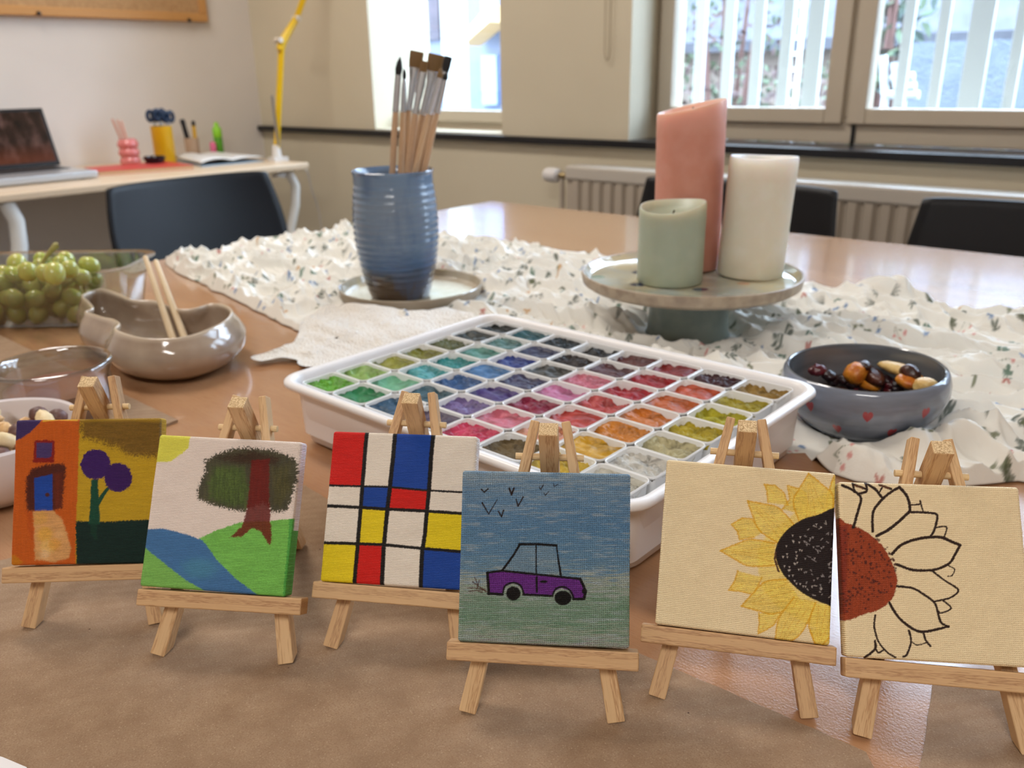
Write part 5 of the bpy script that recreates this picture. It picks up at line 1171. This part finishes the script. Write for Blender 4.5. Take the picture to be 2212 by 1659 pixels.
for i in range(12):
    for j in range(40):
        u = j/39; Pos[i, j] = (-2.70+.26*i/11+.01*u, 1.40+.062*(1-i/11)+(.212-.045*(1-i/11))*u, .010+.009*abs(math.sin(u*2*PI))**.8*(1-.35*(u > .5)))
o = grid_obj('pages', Pos, simple('white_pages', (228, 228, 226), .4), t); s_ = o.modifiers.new('s', 'SOLIDIFY'); s_.thickness = .005; s_.offset = -1
quadbox('cover', [(-2.70, 1.460), (-2.435, 1.398), (-2.425, 1.614), (-2.69, 1.632)], .0, .0035, simple('pale_blue_cover', (150, 172, 190), .4), t)
# lamp
LX, LY = -2.40, 1.646
yl = simple('yellow_enamel', (232, 190, 20), .3); 
t = empty('desk_lamp', (LX, LY, 0), 'yellow jointed arm lamp clamped to the corner of the desk', 'lamp')
def lp(px, py): return PX(px, py, LX)
mb = MB(); mb.box(LX-.022, LX+.018, LY-.022, LY+.022, .0, .012); mb.box(LX-.022, LX+.018, LY+.0225, LY+.0305, -.055, .012); mb.box(LX-.015, LX+.012, LY-.018, LY+.024, -.05, -.04); mb.tube([(LX, LY-.002, -.048), (LX, LY-.002, -.021)], .005, 8); mb.tube([(LX, LY, .012), (LX, LY, .05)], [.016, .012], 12)
mb.build('clamp', simple('lamp_white', (226, 224, 222), .35), t, smooth=True, sharp=40)
A0 = Vector((LX, LY, .03)); A1 = Vector(lp(608, 100)); A2 = Vector(lp(640, 40)); A3 = Vector(lp(660, -12)); 
for off_, nm in ((-.008, 'lower_arm'), (.008, 'lower_arm')):
    mb = MB(); mb.tube([A0+Vector((off_, 0, 0)), A1+Vector((off_, 0, 0))], .0048, 8); mb.build(nm, yl, t, smooth=True)
mb = MB(); mb.tube([A1+Vector((.0, -.006, -.012)), A1+Vector((0, .004, .012)), A2+Vector((0, 0, .0))], [.012, .014, .010], 10); mb.build('joint', yl, t, smooth=True)
mb = MB(); mb.tube([A1+Vector((-.016, -.01, .018)), A1+Vector((.016, -.01, .018))], .008, 12); kn = simple('lamp_knob', (216, 206, 190), .3); mb.build('knob', kn, t, smooth=True, sharp=40); mb = MB(); mb.tube([A2+Vector((-.016, .0, .0)), A2+Vector((.016, 0, 0))], .009, 12); mb.build('knob', kn, t, smooth=True, sharp=40)
E_ = Vector(PX(700, -125, -2.34))
for off_ in (-.008, .008):
    mb = MB(); mb.tube([A2+Vector((off_, 0, 0)), E_+Vector((off_, 0, 0))], .0048, 8); mb.build('upper_arm', yl, t, smooth=True)
mb = MB(); mb.tube([Vector((LX+.016, LY-.002, .05)), Vector((LX+.016, LY-.006, .20))], .0045, 8); mb.build('spring', simple('spring_steel', (170, 166, 160), .3, Metallic=.8), t, smooth=True)
Hm = frame(E_+Vector((0, .01, .0)), (1, 0, 0), (-0.25, .8, -.55))
mb = MB(); mb.lathe([(.018, -.05), (.03, -.045), (.034, .0), (.05, .03), (.085, .085), (.083, .086), (.048, .031), (.03, .002), (.001, 0)], 32); mb.build('lamp_shade', yl, t, smooth=True, rotm=Hm)
mb = MB(); mb.lathe([(.001, .002), (.014, .005), (.028, .03), (.028, .045), (.014, .06), (.001, .062)], 20); em = Mt('bulb_glow', (255, 230, 180), .4); em.set('Emission Color', (255, 205, 130)); em.set('Emission Strength', 14.); mb.build('bulb', em.m, t, smooth=True, rotm=Hm)
# cork board
cq0 = -.25; cq1 = 1.712
t = empty('cork_board', (WX0, 1., .43), 'cork pin board with light wooden frame on the left wall', 'notice board')
ck = Mt('cork', None, .9); v = ck.co(); ck.set('Base Color', ck.mix(ck.ramp(ck.vor(v, 260.), [(.15, .6), (.4, 0.)]), ck.ramp(ck.noise(v, 90., 4.), [(.3, (176, 138, 96)), (.7, (196, 158, 114))]), (126, 90, 56))); ck.bump(ck.noise(v, 200., 3.), .4, .003)
bz0 = .434; bw = .026
MB().box(WX0+.001, WX0+.014, cq0+bw*.5, cq1-bw*.5, bz0+bw*.5, bz0+.60).build('cork_panel', ck.m, t)
fo = MB().box(WX0+.0005, WX0+.022, cq0, cq1, bz0, bz0+bw).box(WX0+.0005, WX0+.022, cq0, cq1, bz0+.6, bz0+.6+bw).box(WX0+.0005, WX0+.022, cq1-bw, cq1, bz0+bw, bz0+.6).box(WX0+.0005, WX0+.022, cq0, cq0+bw, bz0+bw, bz0+.6).build('board_frame', Mt('oak_frame', (196, 144, 84), .5).m, t, bevel=.003)
for px_, py_ in ((83, 29), (408, 44)):
    q = PX(px_, py_, WX0+.022); mb = MB(); Fm = frame((WX0+.0222, q[1], q[2]), (0, 1, 0), (1, 0, 0)); mb.lathe([(.004, 0), (.006, .001), (.006, .006), (.0045, .0085), (.001, .009)], 16); tag(mb.build('push_pin', simple('black_pin', (30, 26, 26), .35), None, smooth=True, rotm=Fm), 'black push pin on the %s of the cork board frame' % ('left part' if px_ < 200 else 'right end'), 'push pin', 'push pins on the board frame')
# cable hanging from the desk corner
mb = MB(); mb.tube(spline([(LX+.05, LY+.028, -.004), (LX+.08, LY+.05, -.03), (LX+.07, LY+.07, -.09), (LX+.075, LY+.09, -.2), (LX+.06, LY+.10, -.5), (LX+.05, LY+.10, FZ+.004)], 6, False), .003, 6); tag(mb.build('lamp_cable', simple('white_cable', (210, 204, 196), .5), None, smooth=True), 'thin white cable hanging beside the right desk leg', 'cable')
# ------------------------------------------------------------------ outside the windows
EXK = .56
def ek(c): return tuple(int(a*EXK) for a in c)
def ext(name, c1, c2, s_=3., rough=.9, bump=.0):
    c1, c2 = ek(c1), ek(c2)
    m = Mt(name, None, rough); v = m.co(); m.set('Base Color', m.ramp(m.noise(v, s_, 4., .65), [(.35, c1), (.65, c2)]))
    if bump: m.bump(m.noise(v, s_*6, 3.), .6, bump)
    return m.m
white_p = simple('white_lacquer', (184, 190, 197), .4)
st(MB().box(-14, 14, WY1+.27, 22, FZ-.15, FZ-.02).build('trim_3', ext('courtyard_paving', (120, 118, 116), (146, 144, 142))))
# white security bars outside the wide window
t = empty('window_bars', (-.4, 2.42, 0), 'white vertical metal bars outside the wide window', 'window bars')
BY = 2.40
def barx(px_): return PY(px_, 120, BY)[0]
bars = [1512, 1573, 1635, 1697]
for px_ in bars: x = barx(px_); MB().box(x-.0155, x+.0155, BY-.008, BY+.008, -.05, 1.5).build('bar', white_p, t, bevel=.002)
for px_, w in ((1758, .022), (1955, .013), (2030, .013), (2110, .026), (2195, .013)): x = barx(px_); MB().box(x-w, x+w, BY-.008, BY+.008, -.05, 1.5).build('bar', white_p, t, bevel=.002)
x = -.2
for k in range(18): MB().box(x-.0155, x+.0155, BY-.008, BY+.008, -.05, 1.5).build('bar', white_p, t, bevel=.002); x += .075
MB().box(-1.6, 1.7, BY-.012, BY+.012, -.09, -.05).build('bar_rail', white_p, t); MB().box(-1.6, 1.7, BY-.012, BY+.012, 1.5, 1.54).build('bar_rail', white_p, t)
def at(px_, py_, Y): return PY(px_, py_, Y)
def panel(name, x0p, x1p, y0p, y1p, Y, depth, mat, lab, cat, **kw):
    a = at(x0p, y1p, Y); b = at(x1p, y0p, Y); o = MB().box(min(a[0], b[0]), max(a[0], b[0]), Y, Y+depth, kw.get('z0', a[2]), kw.get('z1', b[2])).build(name, mat); return tag(o, lab, cat)
# blue rough rendered garden wall on the right
a = at(1960, 92, 4.2)
tag(MB().box(a[0], 3.5, 4.2, 4.4, FZ, a[2]).build('garden_wall', ext('pale_blue_render', (168, 184, 206), (190, 204, 222), 14., .9, .02)), 'rough pale blue garden wall seen through the right window', 'wall')
# slate roofed house behind
hb_ = empty('house', (-1., 7.5, FZ), 'house with grey slate roof beyond the garden', 'house')
za = at(1600, 90, 7.0)[2]; z2 = at(1600, -120, 9.)[2]
roofm = ext('slate_roof', (104, 106, 118), (132, 134, 146), 9.)
MB().add([(-5.2, 6.8, za), (4, 6.8, za), (4, 9.4, za+2.4), (-5.2, 9.4, za+2.4), (-5.2, 6.8, za-.08), (4, 6.8, za-.08), (4, 9.4, za+2.3), (-5.2, 9.4, za+2.3)], [(0, 1, 2, 3), (7, 6, 5, 4), (0, 4, 5, 1), (1, 5, 6, 2), (2, 6, 7, 3), (3, 7, 4, 0)]).build('roof', roofm, hb_)
MB().box(-5.0, 3.8, 7.0, 9.2, FZ, za-.02).build('house_wall', ext('cream_brick', (206, 184, 166), (222, 204, 188), 5.), hb_)
for px_ in (1600, 1690): q = at(px_, 120, 6.99); MB().box(q[0]-.35, q[0]+.35, 6.96, 6.995, za-1.5, za-.55).build('window', simple('dark_pane', (92, 90, 96), .2), hb_)
MB().box(-5.0, 3.8, 6.85, 6.99, za-.62, za-.52).build('beam', simple('dark_beam', (110, 96, 90), .8), hb_)
# tall ladder-like trellis
tr_ = empty('trellis', (at(1735, 100, 4.4)[0], 4.4, FZ), 'tall white ladder trellis outside behind the bars', 'trellis')
x0, x1 = at(1712, 60, 4.4)[0], at(1733, 60, 4.4)[0]; grey = simple('painted_iron', (214, 220, 228), .5)
for x in (x0, x1): MB().box(x-.008, x+.008, 4.39, 4.41, FZ, 1.6).build('rail', grey, tr_)
z = FZ+.1
while z < 1.55: MB().box(x0, x1, 4.393, 4.407, z-.008, z+.008).build('rung', grey, tr_); z += .075
# shrubs and lawn
def shrub(name, cx, cy, z0, z1, r_, mats, seed, lab, n=240, ls=.06):
    rr = random.Random(seed); t = empty(name, (cx, cy, z0), lab, 'shrub')
    mb = MB()
    for k in range(7): a = rr.uniform(0, 6.28); mb.tube([(cx+.02*math.cos(a), cy+.02*math.sin(a), z0), (cx+r_*.4*math.cos(a), cy+r_*.4*math.sin(a), (z0+z1)/2), (cx+r_*.8*math.cos(a), cy+r_*.8*math.sin(a), z1-.1)], [.02, .014, .005], 5)
    mb.build('branches', simple(name+'_bark', (92, 66, 60), .9), t)
    for m_i, mt in enumerate(mats):
        mb = MB()
        for k in range(n):
            a = rr.uniform(0, 6.28); q = r_*math.sqrt(rr.random()); z = rr.uniform(z0+.1, z1); c = Vector((cx+q*math.cos(a), cy+q*math.sin(a)*.6, z)); u = Vector((rr.gauss(0, 1), rr.gauss(0, 1), rr.gauss(0, 1))).normalized()*ls; w = u.orthogonal().normalized()*ls*.4
            b0 = len(mb.V); mb.V += [tuple(c-u), tuple(c+w), tuple(c+u), tuple(c-w)]; mb.F.append((b0, b0+1, b0+2, b0+3))
        mb.build('foliage', mt, t)
rust = simple('rust_leaf', (74, 56, 54), .8); gr = simple('green_leaf', (72, 86, 64), .8); dg = simple('dark_leaf', (52, 66, 60), .8)
q = at(1555, 150, 4.6); shrub('climbing_shrub', q[0], 4.7, FZ, 1.4, .32, [rust, gr], 3, 'reddish climbing plant outside behind the left bars', 500, .03)
q = at(1660, 215, 5.4); shrub('garden_shrub', q[0]-.1, 5.6, FZ, .28, .7, [gr, rust], 4, 'low green shrub outside below the house', 600, .03)
q = at(1925, 60, 5.0); shrub('ivy_shrub', q[0]-.05, 5.2, FZ, 1.9, .20, [dg, gr], 5, 'dark ivy outside at the left edge of the right window', 500, .05)
# white garden furniture outside, seen low in the right window
t = empty('garden_bench', tuple(at(1925, 225, 3.2)), 'white garden chair back outside in the right window corner', 'garden chair')
for (a_, b_) in (((1908, 120), (1912, 215)), ((1932, 135), (1940, 205)), ((1955, 110), (1950, 215)), ((1906, 205), (1985, 205)), ((1925, 170), (1975, 165)), ((1935, 188), (1978, 186))):
    mb = MB(); mb.tube([at(*a_, 3.2), at(*b_, 3.2)], .014, 8); mb.build('slat', white_p, t, smooth=True)
for px_ in (1912, 1950): q = at(px_, 215, 3.2); mb = MB(); mb.tube([q, (q[0], 3.2, FZ)], .014, 8); mb.build('leg', white_p, t, smooth=True)
# outside the narrow window: white pillar, stone corner, blue-grey building
p0 = at(950, 0, 2.9)[0]; p1 = at(998, 0, 2.9)[0]
tag(MB().box(p0, p1, 2.9, 2.93, FZ, 2.2).build('white_post', simple('post_white', (150, 156, 153), .5)), 'white post outside the narrow window', 'post')
p0 = at(840, 0, 3.4)[0]; p1 = at(912, 0, 3.4)[0]
tag(MB().box(p0-.9, p1, 3.4, 3.44, FZ, 2.4).build('stone_corner', ext('whitewashed_stone', (196, 192, 182), (216, 212, 204), 8., .9, .04)), 'whitewashed stone wall corner outside the narrow window', 'wall')
bb = empty('neighbour_house', (at(1050, 100, 6.)[0], 6., FZ), 'pale blue house with dark windows outside the narrow window', 'house')
x0, x1 = at(860, 100, 6.)[0], at(1200, 100, 6.)[0]; bl = ext('pale_blue_house', (150, 168, 200), (164, 182, 212), 2.)
MB().box(x0, x1, 6., 6.3, FZ, 2.6).build('house_wall', bl, bb)
def wq(x0p, x1p, y0p, y1p, m_, nm='window'): a = at(x0p, y1p, 5.98); b = at(x1p, y0p, 5.98); MB().box(a[0], b[0], 5.95, 6.0, a[2], b[2]).build(nm, m_, bb)
dkw = simple('window_shade', (96, 112, 146), .3)
wq(1046, 1076, 118, 226, dkw); wq(908, 948, -60, 88, ext('dark_roof', (92, 90, 104), (120, 112, 124), 6.), 'gable'); wq(1044, 1082, -90, 30, simple('window_dark_high', (90, 104, 140), .3))
a = at(1030, 92, 5.9); b = at(1090, 40, 5.9); MB().add([(a[0], 5.7, a[2]-.03), (b[0], 5.7, b[2]-.03), (b[0], 5.7, b[2]+.10), (a[0], 5.7, a[2]+.04), (a[0], 5.95, a[2]-.03), (b[0], 5.95, b[2]-.03), (b[0], 5.95, b[2]+.10), (a[0], 5.95, a[2]+.04)], [(0, 1, 2, 3), (7, 6, 5, 4), (0, 4, 5, 1), (1, 5, 6, 2), (2, 6, 7, 3), (3, 7, 4, 0)]).build('awning', simple('orange_awning', (240, 200, 140), .7), bb)

# ------------------------------------------------------------------ light
w = bpy.data.worlds.new('overcast_sky'); sc.world = w; w.use_nodes = True; nt = w.node_tree; nt.nodes.clear()
bg = nt.nodes.new('ShaderNodeBackground'); ow = nt.nodes.new('ShaderNodeOutputWorld'); tc = nt.nodes.new('ShaderNodeTexCoord'); sp = nt.nodes.new('ShaderNodeSeparateXYZ'); cr = nt.nodes.new('ShaderNodeValToRGB')
nt.links.new(tc.outputs['Generated'], sp.inputs[0]); nt.links.new(sp.outputs[2], cr.inputs[0]); cr.color_ramp.elements[0].position = 0.; cr.color_ramp.elements[0].color = (.72, .82, 1., 1); cr.color_ramp.elements[1].position = .6; cr.color_ramp.elements[1].color = (.62, .78, 1., 1)
nt.links.new(cr.outputs[0], bg.inputs[0]); bg.inputs[1].default_value = SKY; nt.links.new(bg.outputs[0], ow.inputs[0])
def area(name, loc, rot, sx, sy, power, col, portal=False, spread=180):
    l = bpy.data.lights.new(name, 'AREA'); l.shape = 'RECTANGLE'; l.size = sx; l.size_y = sy; l.energy = power; l.color = col; l.spread = R(spread)
    if portal: l.cycles.is_portal = True
    o = bpy.data.objects.new(name, l); COL.objects.link(o); o.location = loc; o.rotation_euler = rot; return o
area('window_portal', ((B0+B1)/2, WY1+.01, (SILL1+WT)/2), (R(-90), 0, 0), B1-B0, WT-SILL1, 1, (1, 1, 1), True)
area('window_portal', ((L0+L1)/2, WY1+.01, (SILL1+WT)/2), (R(-90), 0, 0), L1-L0, WT-SILL1, 1, (1, 1, 1), True)
# ceiling fixtures of the room (out of the frame): frosted panels
for k, (x, y) in enumerate(((-1.75, .55), (.6, -1.3))):
    t = empty('ceiling_lamp', (x, y, CZ-.03), 'flat frosted ceiling lamp, %s' % ('nearer the desk' if k == 0 else 'behind the camera'), 'ceiling lamp', 'ceiling lamps')
    MB().box(x-.62, x+.62, y-.17, y+.17, CZ-.045, CZ-.0005).build('housing', M['white_steel'], t)
    area('ceiling_light', (x, y, CZ-.05), (0, 0, 0), 1.2, .3, CEIL*(.84, 1.0)[k], ((1., .93, .86), (1., .96, .92))[k])
l = bpy.data.lights.new('bulb_light', 'POINT'); l.energy = LAMP; l.color = (1., .74, .38); l.shadow_soft_size = .03; o = bpy.data.objects.new('bulb_light', l); COL.objects.link(o); o.location = Hm @ Vector((0, 0, .07))

sc.cycles.use_denoising = True
sc.cycles.max_bounces = 8; sc.cycles.diffuse_bounces = 4; sc.cycles.glossy_bounces = 4; sc.cycles.transparent_max_bounces = 12; sc.cycles.transmission_bounces = 6
sc.cycles.sample_clamp_indirect = 6.; sc.cycles.caustics_reflective = False; sc.cycles.caustics_refractive = False
vs.exposure = EXPO
# the floor is at 0: lift everything by the height of the table
for o in list(COL.objects):
    if o.parent is None: o.location.z += TABLE_H
